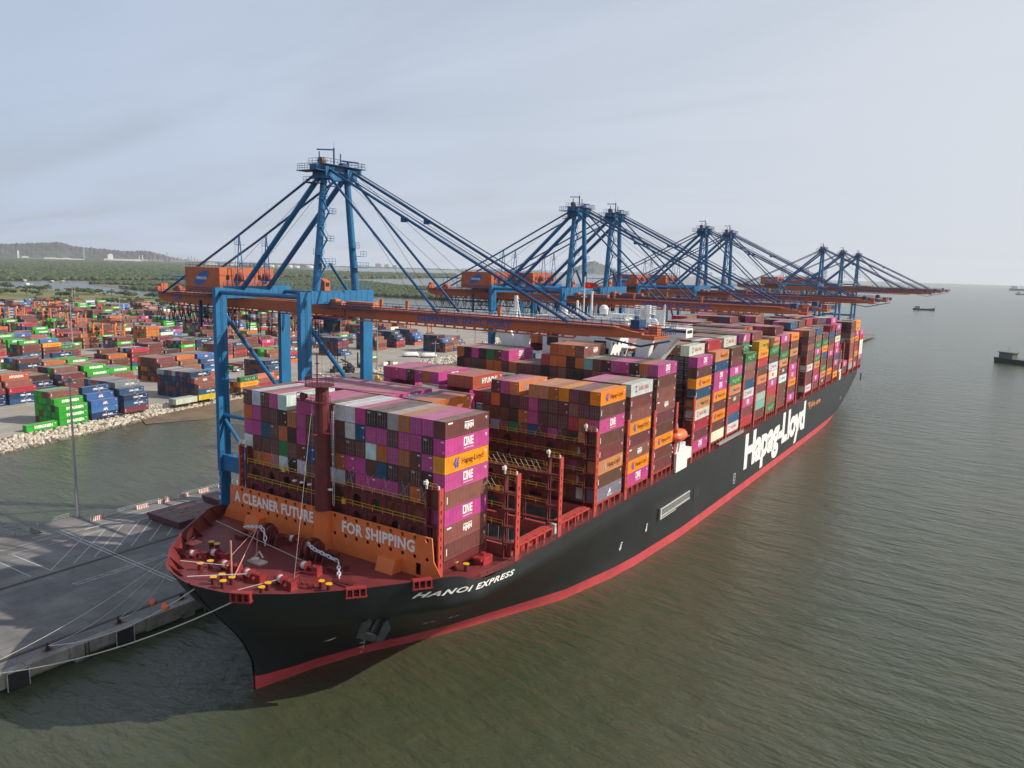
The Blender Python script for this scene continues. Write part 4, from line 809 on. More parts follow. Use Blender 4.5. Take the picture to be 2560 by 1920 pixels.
# ---------------------------------------------------------------- quay
def struct(name, mb, m, **kw): return mb.build(name, m, None, kind='structure', **kw)
QZ = 3.2; QX1 = -33.2; QX0 = -93.9
def quay_mat():
    M = mat('quay_concrete', (.19,.18,.175), .85, wear=.26, wscale=.12, bump=.01, bscale=8); nt = M.node_tree; N = nt.nodes; L = nt.links; b = N['Principled BSDF']
    tc = N.new('ShaderNodeTexCoord'); br = N.new('ShaderNodeTexBrick'); br.inputs['Scale'].default_value = 1; br.offset = 0; br.inputs['Brick Width'].default_value = 8; br.inputs['Row Height'].default_value = 5; br.inputs['Mortar Size'].default_value = .03
    br.inputs['Color1'].default_value = (.86,.87,.9,1); br.inputs['Color2'].default_value = (1.12,1.1,1.05,1); br.inputs['Mortar'].default_value = (.5,.5,.5,1); L.new(tc.outputs['Object'], br.inputs['Vector'])
    mx = N.new('ShaderNodeMix'); mx.data_type = 'RGBA'; mx.blend_type = 'MULTIPLY'; mx.inputs[0].default_value = 1; src = b.inputs['Base Color'].links[0].from_socket; L.new(src, mx.inputs[6]); L.new(br.outputs['Color'], mx.inputs[7])
    n3 = N.new('ShaderNodeTexNoise'); n3.inputs['Scale'].default_value = .55; n3.inputs['Detail'].default_value = 8; mp = N.new('ShaderNodeMapping'); mp.inputs['Scale'].default_value = (1,.25,1); L.new(tc.outputs['Object'], mp.inputs[0]); L.new(mp.outputs[0], n3.inputs['Vector'])
    r = N.new('ShaderNodeMapRange'); r.inputs['From Min'].default_value = .5; r.inputs['From Max'].default_value = .75; r.inputs['To Max'].default_value = .45; L.new(n3.outputs['Fac'], r.inputs['Value'])
    m2 = N.new('ShaderNodeMix'); m2.data_type = 'RGBA'; m2.inputs[7].default_value = (.09,.085,.08,1); L.new(r.outputs[0], m2.inputs[0]); L.new(mx.outputs[2], m2.inputs[6]); L.new(m2.outputs[2], b.inputs['Base Color']); return M
QM = quay_mat()
q = MB(); q.box(QX0, QX1, -75, 900, 1.6, QZ); q.box(-100.6, QX0, -6.5, 5.2, 1.6, QZ); q.prism([(-120,-75),(QX0,-75),(QX0,-7.5),(-96.5,-12),(-120,-17)], 1.6, QZ); struct('quay', q, QM)
q = MB()
for i, y in enumerate(range(-74, 420, 7)):
    q.box(QX1, -31.6, y, y+6.9, 1.2 if i % 4 else .6, QZ-.02)
    if i % 3 == 0: q.box(-33.4, -31.9, y+1, y+3.4, -.5, 1.3)
q.box(-33.5, -33.2, -75, 420, -1, 1.6); struct('quay_fascia', q, CONC)
q = MB()
for y in range(-72, 420, 8):
    for x in (-36,-46,-56,-66,-76,-86): q.cyl((x, y, -3), .45, 4.6, 8)
struct('quay_piles', q, CONC)
pd_ = MB()
for x in (-36.3, -66.8): pd_.box(x-.55, x+.55, -75, 760, QZ+.004, QZ+.008)
struct('rail_channel', pd_, mat('rail_channel_dark', (.045,.04,.04), .7))
pr = MB()
for x in (-36.3, -66.8): pr.box(x-.08, x+.08, -75, 760, QZ+.01, QZ+.07)
struct('crane_rail', pr, mat('rail_steel', (.12,.09,.07), .4, metal=.6))
pm = MB()
def line(a, b, w=.16, z=QZ+.012): 
    a = Vector((*a, z)); b = Vector((*b, z)); d = (b-a).normalized(); n = Vector((-d.y, d.x, 0))*w/2; pm.add([a-n, b-n, b+n, a+n], [(0,1,2,3)])
for y0 in (-17.1,-12.2,-7.7,-3.1,1.0,5.6,10.2,14.8): line((-84.3, y0+15.6), (-68.8, y0))
for x in (-85.2,-84.4): line((x,-5),(x,330))
line((-93.2,-4.0),(-43.1,-5.0),.2); line((-93.0,-3.0),(-43.1,-4.1),.2); line((-84.6,-17.6),(-68.6,-17.0)); line((-82,-21.3),(-68.8,-21.1)); line((-85.3,-18),(-84.3,-5)); line((-89,-20),(-89,280)); line((-92,-10),(-92,20))
for x in (-58.2,-56.9): line((x,-18),(x,3),.14)
for i in range(8): line((-58.2,-18+i*2.8),(-56.9,-16.4+i*2.8),.12)
pm.add([(-88.6,.5,QZ+.012),(-88.2,.5,QZ+.012),(-88.2,3.4,QZ+.012),(-87.6,3.4,QZ+.012),(-88.4,5,QZ+.012),(-89.2,3.4,QZ+.012),(-88.6,3.4,QZ+.012)], [tuple(range(7))]); struct('road_markings', pm, mat('road_paint', (.62,.62,.60), .7, wear=.35, wscale=3))
pm = MB()
for j in range(3):
    for i in range(30): y = -34+i*6+j*2; x = -44-j*5; line((x,y),(x+1.5,y+1.6),.14, QZ+.016); line((x+.9,y+1.9),(x+1.5,y+1.6),.14, QZ+.020)
pm.build('road_markings_yellow', mat('faded_yellow', (.34,.23,.07), .8, wear=.45, wscale=3), None, kind='structure')
# quay edge fittings
for i, y in enumerate((-60,-47.3,-34.5,-21.9,-9.1,3.6)):
    t = thing('mooring_bollard', f"dark cast mooring bollard on the quay edge, {['nearest the photo corner, beyond the frame','next to the frame edge','left of the ladder','between the two white fenders','just below the bow tip','hidden beside the bow'][i]}", 'bollard', (-34.0, y, QZ), 0, 'bollards along the quay edge')
    b = MB(); b.cyl((0,0,0),.5,.15,10); b.tube([(0,0,.1),(0,0,.7),(.12,0,1.0)], [.34,.26,.42], 10); b.build('bollard_head', BLACK, t); b = MB(); b.box(-.6,.6,-.9,.9,-.02,.03); b.build('base_plate', mat('rusty', (.18,.06,.03), .8), t)
fy = [-40.6,-22.5,-4.4]+[13.7+18*i for i in range(18)]
for i, y in enumerate(fy[:4]):
    t = thing('quay_fender', f"black fender with a white frame hung on the quay face, {['at the bottom left corner','midway along the visible edge','beside the bow','behind the bow'][i]}", 'fender', (-31.55, y, 1.8), 0, 'fenders on the quay face')
    b = MB(); b.box(.25,.55,-1.6,1.6,-1.6,1.5); b.build('fender_panel', BLACK, t); b = MB(); b.box(.56,.66,-1.7,1.7,1.35,1.6); b.box(.56,.66,-1.75,-1.6,-1.7,1.6); b.box(.56,.66,1.6,1.75,-1.7,1.6); b.build('fender_frame', mat('fender_frame', (.42,.41,.38), .6, wear=.3), t); b = MB(); b.tube([(-.1,0,0),(.25,0,0)], .7, 10); b.build('fender_cone', BLACK, t)
t = thing('quay_ladder', 'dark steel ladder down the quay face between the two bollards', 'ladder', (-31.55,-29.2,1.0)); b = MB()
for s in (-.35,.35): b.box(0,.12,s-.05,s+.05,-1.6,2.2)
b.build('stringers', BLACK, t); b = MB(); [b.box(.02,.1,-.35,.35,-1.4+i*.4,-1.32+i*.4) for i in range(9)]; b.build('rungs', BLACK, t)
# railing on the landward edge
r1 = thing('quay_railing', 'galvanised railing along the landward edge of the quay beside the water', 'railing', (0,0,0)); b = MB(); b.rail([(-94.2,8,QZ),(-94.2,150,QZ)], 1.1, 2, .04, 4, 2); b.build('handrail', GALV, r1)
r1 = thing('quay_railing', 'short galvanised railing round the lamp mast platform', 'railing', (0,0,0)); b = MB(); b.rail([(-94.2,6,QZ),(-97,6,QZ),(-100.4,4.8,QZ),(-100.4,-4.8,QZ),(-97,-6.3,QZ)], 1.1, 1.8, .04, 4, 2); b.build('handrail', GALV, r1)
r1 = thing('quay_railing', 'galvanised railing at the left edge of the photo above the basin', 'railing', (0,0,0)); b = MB(); b.rail([(-94.4,-7.6,QZ),(-96.5,-11.6,QZ),(-119,-16.4,QZ)], 1.1, 1.8, .04, 4, 2); b.build('handrail', GALV, r1)
BARW = mat('barrier_white', (.70,.69,.66), .6, wear=.15); BARR = mat('barrier_red', (.42,.09,.07), .6, wear=.2)
wh = ['nearest the lamp mast','second from the lamp mast','third from the lamp mast','fourth from the lamp mast','fifth from the lamp mast, by the hatch covers','behind the small hatch covers','seen past the crane leg','furthest along the edge']
def barrier(label, x, y):
    t = thing('striped_barrier', label, 'barrier', (x, y, QZ), 0, 'red and white barriers on the quay edge'); b = MB(); b.prism_y([(-.4,0),(.4,0),(.2,.5),(.16,1.0),(-.16,1.0),(-.2,.5)], -1.6, 1.6); b.build('barrier_body', BARW, t)
    for k in range(6):
        b = MB(); y0 = -1.5+k*.52; b.add([(.405,y0,.02),(.405,y0+.28,.02),(.165,y0+.62,.99),(.165,y0+.34,.99)], [(0,1,2,3)]); b.add([(-.16,y0+.34,1.005),(-.16,y0+.62,1.005),(.16,y0+.62,1.005),(.16,y0+.34,1.005)], [(3,2,1,0)]); b.build('red_stripe', BARR, t)
for i, y in enumerate((6.2,18.6,24.8,31,37.5,44,50.5,57)): barrier('red and white striped concrete barrier, '+wh[i], -93.2, y)
# hatch covers landed on the quay
HC = mat('hatch_maroon', (.105,.035,.042), .55, wear=.22, wscale=.4, streak=.1)
def hatch_pile(x0, x1, y0, y1, n, label):
    for k in range(n):
        z = QZ+.25+k*.95; t = thing('landed_hatch_cover', f"{label}, {'upper one' if k else 'lower one'}" if n > 1 else label, 'hatch cover', (0,0,0), 0, 'hatch covers landed on the quay')
        o = 0 if k else .25; b = MB(); b.box(x0+o, x1-o, y0+o, y1-o, z, z+.8); b.build('cover_panel', HC, t); b = MB()
        for i in range(12): b.box(x0+1+i*(x1-x0-2)/11-.12, x0+1+i*(x1-x0-2)/11+.12, y0-.06+o, y0+o, z+.05, z+.75)
        b.build('edge_brackets', HC, t)
        if k == n-1:
            b = MB()
            for fx in (.28,.62): b.box(x0+(x1-x0)*fx, x0+(x1-x0)*(fx+.02), y0+1, y1-1.4, z+.8, z+.83)
            for i in range(5): b.box(x0+2+i*2.4, x0+2.5+i*2.4, y0+5+i%2*3, y0+5.3+i%2*3, z+.8, z+1.05)
            b.build('yellow_walk_lines', mat('dull_yellow', (.40,.25,.03), .7), t)
        else:
            b = MB(); [b.box(x0+2+i*(x1-x0-4)/4-.3, x0+2+i*(x1-x0-4)/4+.3, y0+1, y1-1, QZ+.005, QZ+.25) for i in range(5)]; b.build('timber_bearers', mat('timber', (.3,.22,.14), .8), t)
hatch_pile(-83.3,-69.7,14.0,27.6,2,'dark maroon hatch cover lying on the quay nearest the lamp mast'); hatch_pile(-85.5,-70.5,31.5,44,2,'dark maroon hatch cover behind the first pile, beside the crane leg')
# lamp masts
def lamp_mast(x, y, z0, h, label, n=8):
    t = thing('lamp_mast', label, 'lamp mast', (x, y, z0), 0, 'tall lamp masts over the port'); b = MB(); b.cyl((0,0,0),.55,.5,8); b.tube([(0,0,.4),(0,0,h)], [.42,.18], 10); b.build('pole', GALV, t)
    b = MB(); b.tube([(1.2*math.cos(k*.785),1.2*math.sin(k*.785),h) for k in range(9)], .07, 4); [b.tube([(0,0,h+.2),(2.0*math.cos(k*.785),2.0*math.sin(k*.785),h+.1)], .07, 4) for k in range(n)]; b.tube([(0,0,h),(0,0,h+.9),(0,0,h+1.5)], [.5,.5,.05], 8); b.build('lamp_ring', STEELG, t)
    b = MB(); [b.box(2.2*math.cos(k*.785)-.35,2.2*math.cos(k*.785)+.35,2.2*math.sin(k*.785)-.35,2.2*math.sin(k*.785)+.35,h-.15,h+.1) for k in range(n)]; b.build('lamp_heads', GALV, t); return t
lamp_mast(-98.9, 4.4, QZ, 35.7, 'tall grey lamp mast standing on the quay corner in front of the green containers')
lamp_mast(-241.9,269.7,QZ,30,'grey lamp mast beside the rock bank, right of the second crane leg'); lamp_mast(-233.5,318.9,QZ,13.6,'short dark lamp mast near the white covered machines')
lamp_mast(-535,268,QZ,34.4,'grey lamp mast among the yard cranes, left of the crane counterweight'); lamp_mast(-432,175,QZ,34.4,'grey lamp mast in the yard left of the green container stack')
for i, (a, b, w) in enumerate(((250,640,'left edge of the yard far back'),(420,690,'behind the yard cranes'),(560,520,'seen under the crane girder'),(560,300,'right of the yard cranes near the far water'),(470,760,'far back beside the trees'),(470,230,'beyond the ship bridge'))):
    p_ = yd(a, b); lamp_mast(p_.x, p_.y, QZ, 34, 'slender grey lamp mast, '+w)

# ---------------------------------------------------------------- mooring lines
def sag(a, b, s, n=14): a = Vector(a); b = Vector(b); return [a.lerp(b, i/n)-Vector((0,0,s*4*(i/n)*(1-i/n))) for i in range(n+1)]
for a, b, s, r_, lab in (((8.2,-28.0,21.2),(-34.2,-47,3.9),2.2,.09,'pale mooring rope from the bow fairlead down past the painted anchor flare to the quay'),((.5,-29.2,21.5),(-34.0,-34.5,4),2.0,.09,'pale mooring rope from the stem to the bollard left of the ladder'),
    ((-9,-27.2,21.3),(-34,-21.9,4),1.6,.07,'thin rope from the port bow to the bollard between the fenders'),((-14,-24,21.3),(-34,-34.5,4),2.,.05,'thin dark rope from the port bow running left across the quay'),((-18.5,-17.8,21),(-34,-21.9,4),1.,.05,'short steep mooring rope beside the pilot platform'),((-20,-15,21),(-34,-60,4),3.2,.05,'long thin rope leading out of the photo over the quay')):
    t = MB(); t.tube(sag(a, b, s), r_, 5); t.build('mooring_rope', ROPE, None, label=lab, category='rope', group='mooring ropes at the bow')
for a, b, r_, lab in (((-3.9,-19.9,21.1),(-9.5,-24.9,22.2),.06,'white rope across the foredeck from the second winch'),((1.5,-20,21.1),(-3,-28,22.2),.06,'white rope across the foredeck from the third winch'),((7,-18.5,21.1),(3.8,-24,20.4),.06,'short white rope by the fourth winch'),((-21.5,-9.5,22.2),(5.5,-12.2,21.6),.05,'long pale rope slanting over the foredeck to the starboard winch')):
    t = MB(); t.tube([a, b], r_, 5); t.build('deck_rope', ROPE, None, label=lab, category='rope', group='ropes on the foredeck')
for (x, y, z, lab) in ((-5.2,-30.0,17.6,'orange rat guard on the rope just off the stem'),(-17.6,-24.6,12.9,'orange rat guard on the middle rope over the quay')):
    t = MB(); t.tube([(x-.6,y,z-.3),(x+.1,y,z)], [.7,.12], 8); t.build('rat_guard', LIFEB, None, label=lab, category='rat guard', group='orange rat guards on the mooring ropes')

# ---------------------------------------------------------------- ship-to-shore cranes
XL, XW = -66.8, -36.3
def make_crane(label):
    root = thing('quay_crane', label, 'crane', (0, 35.8, 0), 0, 'ship to shore cranes along the quay')
    P = lambda n, mb, m, par=None: mb.build(n, m, par or root)
    for x in (XL, XW):
        for s, y in ((-1,-10.1),(1,10.0)):
            b = MB(); b.box(x-.62, x+.62, y-1.6, y+1.6, 17, 63.6 if s < 0 else 61.2); b.add([(x-.6,y-1.3,17),(x+.6,y-1.3,17),(x+.6,y+1.3,17),(x-.6,y+1.3,17),(x-.6,y-1.7,6.2),(x+.6,y-1.7,6.2),(x+.6,y+1.7,6.2),(x-.6,y+1.7,6.2)], [(0,1,5,4),(1,2,6,5),(2,3,7,6),(3,0,4,7)][::1]); lg = P('leg', b, BLUEC)
            b = MB(); b.box(x-.9,x+.9,y-4,y+4,4.6,6.2); [b.box(x-.4,x+.4,y+k-1.1,y+k+1.1,3.3,4.5) for k in (-3,-.9,.9,3)]; P('wheel_bogie', b, NAVY, lg)
            if s < 0:
                b = MB(); [b.rail([(x+.7, y+(-.9 if q % 2 else .9), z-.2), (x+1.5, y+(-.9 if q % 2 else .9), z-.2)], .9, .9, .04) for q, z in enumerate(range(24, 60, 9))]; [b.tube([(x+.75, y-.25+.5*k, 8), (x+.75, y-.25+.5*k, 62)], .035, 3) for k in (0,1)]; P('leg_ladder', b, NAVY, lg)
        b = MB(); b.box(x-.7, x+.7, -8.5, 11.9, 60.9, 63.9); b.box(x-.5,x+.5,-8.4,8.4,17.6,18.2) if False else None
        for k in range(10): b.box(x+.7, x+.76, -7.5+k*1.9, -7.4+k*1.9, 61.1, 63.7)
        P('sill_beam', b, BLUEC)
        b = MB(); b.rail([(x-.6,-8.4,63.9),(x-.6,11.8,63.9)], 1.1, 1.6, .045, 4, 1); b.rail([(x+.6,-8.4,63.9),(x+.6,11.8,63.9)], 1.1, 1.6, .045, 4, 1); P('beam_railing', b, BLUEC)
        b = MB(); b.tube([(x,-9.2,57.3),(x,9.0,34.6)] if x == XL else [(x,-8.9,56),(x,9.0,35.5)], .55, 8); P('side_diagonal', b, BLUEC)
        b = MB(); b.box(x-.55, x+.55, -8.5, 8.4, 17.2, 20.2); P('portal_side_beam', b, BLUEC)
    for y in (-10.1, 10.0):
        b = MB(); b.box(XL+.6, XW-.6, y-.9, y+.9, 17.1, 21.2); pb = P('portal_beam', b, BLUEC); b = MB(); b.rail([(XL+.7,y-.85,21.2),(XW-.7,y-.85,21.2)], 1.1, 2, .045, 4, 1); P('walkway_railing', b, NAVY, pb)
        b = MB(); b.tube([(XL+.6,y,62.4),(XW-.6,y,62.4)], .55, 8); P('top_tie', b, BLUEC); b = MB(); b.tube([(XL+.6,y,31.4),(XW-.6,y,31.4)], .5, 8); b.tube([(XL+.6,y,30.4),(-56.5,y,21.3)], .42, 8); b.tube([(XW-.6,y,30.4),(-46.6,y,21.3)], .42, 8); P('portal_brace', b, BLUEC)
    for s in (-1, 1):      # landside girder and boom: twin boxes with a crane rail slung beneath
        y0, y1 = (-3.0,-1.7) if s < 0 else (1.7,3.0)
        b = MB(); b.prism_y([(-104.2,59.3),(-100.5,58.4),(-30.6,58.3),(-30.6,60.8),(-104.2,61.0)], y0, y1); g = P('girder', b, ORANGEC)
        b = MB(); b.box(-100, -30.6, y0-.25 if s < 0 else y1, y0 if s < 0 else y1+.25, 57.6, 57.85); [b.box(-100+i*2.6, -99.5+i*2.6, y0-.2 if s < 0 else y1, y0 if s < 0 else y1+.2, 57.85, 58.5) for i in range(27)]; P('trolley_rail', b, ORANGEC, g)
        b = MB(); b.prism_y([(-30.2,58.3),(38,58.2),(43.6,58.5),(43.6,59.4),(42.2,59.5),(37.8,60.3),(-30.2,60.5)], y0, y1); g = P('boom', b, ORANGEC)
        b = MB(); b.box(-30.2, 30, y0-.25 if s < 0 else y1, y0 if s < 0 else y1+.25, 57.45, 57.7); [b.box(-30+i*2.6, -29.5+i*2.6, y0-.2 if s < 0 else y1, y0 if s < 0 else y1+.2, 57.7, 58.3) for i in range(24)]; P('trolley_rail', b, ORANGEC, g)
        b = MB(); yo = y0-.9 if s < 0 else y1+.9; b.box(-30, 38, min(yo,y0 if s < 0 else y1), max(yo,y0 if s < 0 else y1), 60.1, 60.2); b.rail([(-30,yo,60.2),(38,yo,60.2),(43.5,yo,59.4)], 1.1, 2, .05, 4, 1); b.box(-103,-70,min(yo,y0 if s < 0 else y1),max(yo,y0 if s < 0 else y1),60.6,60.7); b.rail([(-104,yo,60.7),(-70,yo,60.7)],1.1,2,.05,4,1); P('walkway', b, NAVY, g)
        if s < 0:
            b = MB(); text_on(b, "GEMALINK INT'L PORT", (3.4,-3.02,58.55), X_, Z_, 1.25, width=24.5, bold=.035); P('boom_lettering', b, BLUEL, g)
            b = MB(); text_on(b, 'QC08', (-95,-3.02,59.1), X_, Z_, 1.15, width=4.2, bold=.04); P('girder_lettering', b, BLUEL, g) if 'nearest' in label else None
    b = MB(); [b.box(x, x+.5, -1.7, 1.7, 58.6, 59.6) for x in list(range(-102, -32, 7))+list(range(-28, 36, 7))]; b.box(36,43.4,-1.7,1.7,58.6,59.3); P('cross_ties', b, ORANGEC)
    b = MB(); b.box(43.6,46.2,-3.4,3.4,58.3,59.1); b.box(43.9,45.6,-.8,1.2,59.1,60.6); P('boom_tip', b, ORANGEC); b = MB(); b.rail([(43.5,-3.3,59.1),(47.5,-3.3,59.1),(47.5,3.3,59.1),(43.5,3.3,59.1)],1.4,.9,.06,4,2); b.box(40.6,42.4,-1.5,1.5,60,61.6); b.tube([(41.5,-1,61),(41.5,-1,62.4)],.12,5); b.beam((36,-2,57.9),(43,-2,56.9),.4,.3); b.beam((43,-2,56.9),(47,2,57.9),.4,.3); P('tip_gear', b, NAVY)
    # machinery house
    b = MB(); b.box(-82.8,-68.6,-8.6,8.2,62.3,68.4); mh = P('machinery_house', b, ORANGEC)
    b = MB()
    for y in (-6.2,.6,3.6): b.box(-68.6,-68.52,y-.45,y+.45,65.4,66.6)
    P('window', b, GLASSD, mh)
    b = MB(); b.tube([(-68.5,-2.6,66.6),(-67.6,-2.6,66.2),(-67.3,-2.6,65.2)], [1.1,1.2,.6], 12); b.tube([(-68.5,5.9,66.6),(-67.6,5.9,66.2),(-67.3,5.9,65.2)], [1.1,1.2,.6], 12); b.box(-68.5,-67.9,-1.2,5.2,63.6,64.2); P('ventilation_duct', b, ORANGEC, mh)
    b = MB(); b.rail([(-82.7,-8.5,68.4),(-68.7,-8.5,68.4),(-68.7,8.1,68.4),(-82.7,8.1,68.4)],1.1,1.5,.04,4,1); b.box(-84,-67.4,-9.6,-8.6,62.1,62.25); b.rail([(-84,-9.5,62.25),(-67.4,-9.5,62.25)],1.1,1.2,.045,4,1); b.box(-68.6,-67.3,-8,8,62.1,62.25); P('house_railing', b, NAVY, mh)
    b = MB(); b.add([(-75.9+2.9*math.cos(2*math.pi*k/20)+.5*math.sin(2*math.pi*k/20),-8.63,65.7+1.75*math.sin(2*math.pi*k/20)+.9*math.cos(2*math.pi*k/20)*.9) for k in range(20)], [tuple(range(20))]); lg = P('house_logo', b, BLUEL, mh); b = MB(); text_on(b, 'GEMALINK', (-75.9,-8.66,65.35), X_, Z_, .75, width=4.4, bold=.03); P('logo_lettering', b, LWHITE, mh)
    b = MB(); text_on(b, 'TERMINAL LINK', (-75.7,-8.64,63.2), X_, Z_, .5, width=7.2) if False else b.box(-79.2,-72.4,-8.62,-8.6,63.1,63.25); P('house_stripe', b, BLUEL, mh)
    # back-reach platform
    b = MB(); b.box(-103.6,-84,-2,2,61.0,61.2); b.tube([(-103.6,-3.3,61.9),(-102.6,-3.3,61.9)],[.8,.8],10); b.box(-103.8,-102.4,-3,-1,61.2,63.4); b.box(-97.2,-94,-2.8,-.6,61.4,62.4); b.tube([(-96.6,-2.0,62.6),(-95,-2.0,62.6)],.6,10); P('backreach_gear', b, ORANGEC); b = MB(); [b.tube([(x,y,61),(x,y,65.6)],.1,4) for x in (-101,-94,-87) for y in (-3.2,3.2)]; b.tube([(-101,-3.2,65.6),(-84,-3.2,65.6)],.12,4); b.tube([(-101,3.2,65.6),(-84,3.2,65.6)],.12,4); b.tube([(-101,-3.2,65.6),(-101,3.2,65.6)],.12,4); b.rail([(-104.2,-4,61),(-106.4,-4,59),(-106.4,4,59)],1.3,1,.05); P('backreach_frame', b, BLUEC)
    # lattice under the back reach, with the festoon cables gathered in it
    b = MB()
    for y in (-8.2,-4.6):
        for z in (53.8, 57.0): b.beam((-97,y,z),(-68,y,z),.22)
        for i in range(15): x0 = -97+i*1.93; b.beam((x0,y,53.8),(x0+.97,y,57),.11); b.beam((x0+.97,y,57),(x0+1.93,y,53.8),.11)
    for i in range(8): b.beam((-97+i*4,-8.2,53.8),(-97+i*4,-4.6,53.8),.14); b.beam((-97+i*4,-4.6,57),(-97+i*4,-3.1,58.6),.14)
    b.beam((-102,-5,58.6),(-97,-6,53.8),.16); P('festoon_truss', b, mat('navy_dark', (.008,.025,.07), .6)); b = MB(); r4 = random.Random(3)
    for i in range(17):
        x0 = -95.5+i*3.7 if i < 8 else -72+ (i-8)*4.2
        if x0 > -38: continue
        dz = 3.0 if i < 8 else r4.uniform(4.2,6.2)
        for k in range(4): w_ = .35+.25*k; b.tube([(x0-w_,-4.2,58),(x0-w_*.9,-4.2,58-dz*.6),(x0-w_*.4,-4.2,58-dz*.95-k*.2),(x0+w_*.4,-4.2,58-dz*.95-k*.2),(x0+w_*.9,-4.2,58-dz*.6),(x0+w_,-4.2,58)],.06,4,False)
    for k in range(7): x0 = -44+k*.9; b.tube([(x0,-4,58),(x0+.1,-4,54-k*.5),(x0+.6,-4,51.4-k*.3),(x0+1.1,-4,54-k*.5),(x0+1.2,-4,58)],.07,4,False)
    b.build('festoon_cables', CABLE, root, kind='stuff', label='black cables hanging in loops under the girder')
    b = MB(); b.box(-77.5,-76.9,-8.6,-8.0,53,60); b.box(-81,-73.5,-8.6,-8.1,56.6,56.9); b.rail([(-81,-8.7,56.9),(-73.5,-8.7,56.9)],1.1,1.5,.05); P('service_frame', b, NAVY)
    # trolley and operator's cab
    b = MB(); b.box(-40.5,-33.5,-3.6,3.6,57.0,57.6); b.box(-37.5,-34.6,-3.2,-.6,54.2,56.9); P('trolley', b, NAVY); b = MB(); b.box(-34.6,-34.5,-3.1,-.7,54.5,56.5); b.box(-37.3,-34.7,-3.25,-3.2,54.9,56.4); P('cab_window', b, GLASSD)
    b = MB(); [b.tube([(x,y,57),(x+.4,y,24)],.035,4,False) for x in (-36.5,-39.5) for y in (-2,2)]; P('hoist_ropes', b, CABLE)
    # hinge machinery
    b = MB(); b.box(-30.5,-22.5,-2.6,-.4,60.7,61.7); b.tube([(-33.5,-2.4,61),(-31.6,-2.4,61)],.7,10); b.box(-36,-34,-2.5,-1,60.9,62); [b.prism_y([(x,60.6),(x+.5,60.6),(x+.7,62.6),(x-.2,62.6)],-2.6,-2.2) for x in (-20,-12.4,12)]; P('boom_hinge_drives', b, mat('drive_orange', (.60,.17,.05), .5)); b = MB(); b.box(-37.5,-20.5,-4.6,-3.05,60.0,60.15); b.rail([(-37.5,-4.5,60.15),(-20.5,-4.5,60.15)],1.1,1,.05,4,1); P('hinge_walkway', b, NAVY)
    b = MB(); b.box(-33.6,-31.8,-5.0,-3.6,63.9,66.2) if False else b.prism_y([(-36.9,63.9),(-35.4,63.9),(-35.4,66.0),(-36.9,66.8)],-4.6,-2.9); P('control_booth', b, ORANGEC); b = MB(); b.box(-35.38,-35.34,-4.3,-3.2,64.9,65.8); P('booth_window', b, GLASSD)
    # apex frame
    for s, yb, yt in ((-1,-6.4,-3.6),(1,6.3,3.6)):
        b = MB(); b.tube([(XW,yb,63.9),(XW,yt,90.2)],[.95,.78],12); P('mast', b, BLUEC, None)
    b = MB(); b.tube([(XL+.2,-3.3,63.2),(-37.2,-4.4,89.6)],.66,10); P('rear_strut', b, BLUEC); b = MB(); b.tube([(XL+.2,4.7,63.2),(-36.4,2.4,89.6)],.66,10); P('rear_strut', b, BLUEC)
    b = MB(); b.box(-38.6,-34.2,-5.0,-2.4,89.4,92.0); b.box(-38.0,-34.4,2.0,5.0,89.4,92.0); b.box(-37.4,-35.2,-6.9,7.0,91.0,92.4); b.beam((-36.3,-3,90),(-36.3,3,90),1.2,1.4); b.box(-36.8,-35.8,6.4,8.0,91.6,92.5); ap = P('apex_head', b, BLUEC)
    b = MB(); b.box(-40.2,-33.4,-8.4,-5.2,90.8,90.95); b.box(-38.8,-33.8,-6,7.4,92.4,92.55); b.rail([(-40,-8.2,90.95),(-33.5,-8.2,90.95),(-33.5,-5.2,90.95)],1.4,.8,.05,4,2); b.rail([(-38.7,-6,92.55),(-33.9,-6,92.55),(-33.9,7.2,92.55),(-38.7,7.2,92.55)],1.2,1.1,.05,4,1); b.box(-39,-35,-7.5,-4.5,88.2,88.35); b.rail([(-39,-7.4,88.35),(-35,-7.4,88.35)],1.2,.9,.05,4,1); P('apex_platform', b, NAVY, ap)
    b = MB(); b.tube([(-36.2,-.6,92.4),(-36.2,-.6,96.6)],.2,6); b.tube([(-36,-.6,96.2),(-38.2,-4.0,96.0)],.17,5); b.tube([(-36.3,-5,92.4),(-36.3,-5,95.3)],.15,5); b.tube([(-36.3,1.6,92.4),(-36.3,1.6,95.6)],.15,5); b.tube([(-36.2,-.6,96.6),(-36.2,-.6,97.8)],.04,3); b.tube([(-36.3,2.2,94.0),(-36.3,7.4,94.2)],.22,5); b.tube([(-36.3,4,92.4),(-36.3,4,94)],.35,6); b.box(-37,-35.6,1.6,3.6,92.5,93.4); P('apex_davit', b, NAVY, ap); b = MB(); b.tube([(-36.9,-4.3,93.4),(-36.9,-3.1,93.4)],.85,12); b.box(-37.4,-36.4,-4.2,-3.2,92.4,93.0); P('rope_sheave', b, mat('sheave_rust', (.20,.08,.03), .6), ap)
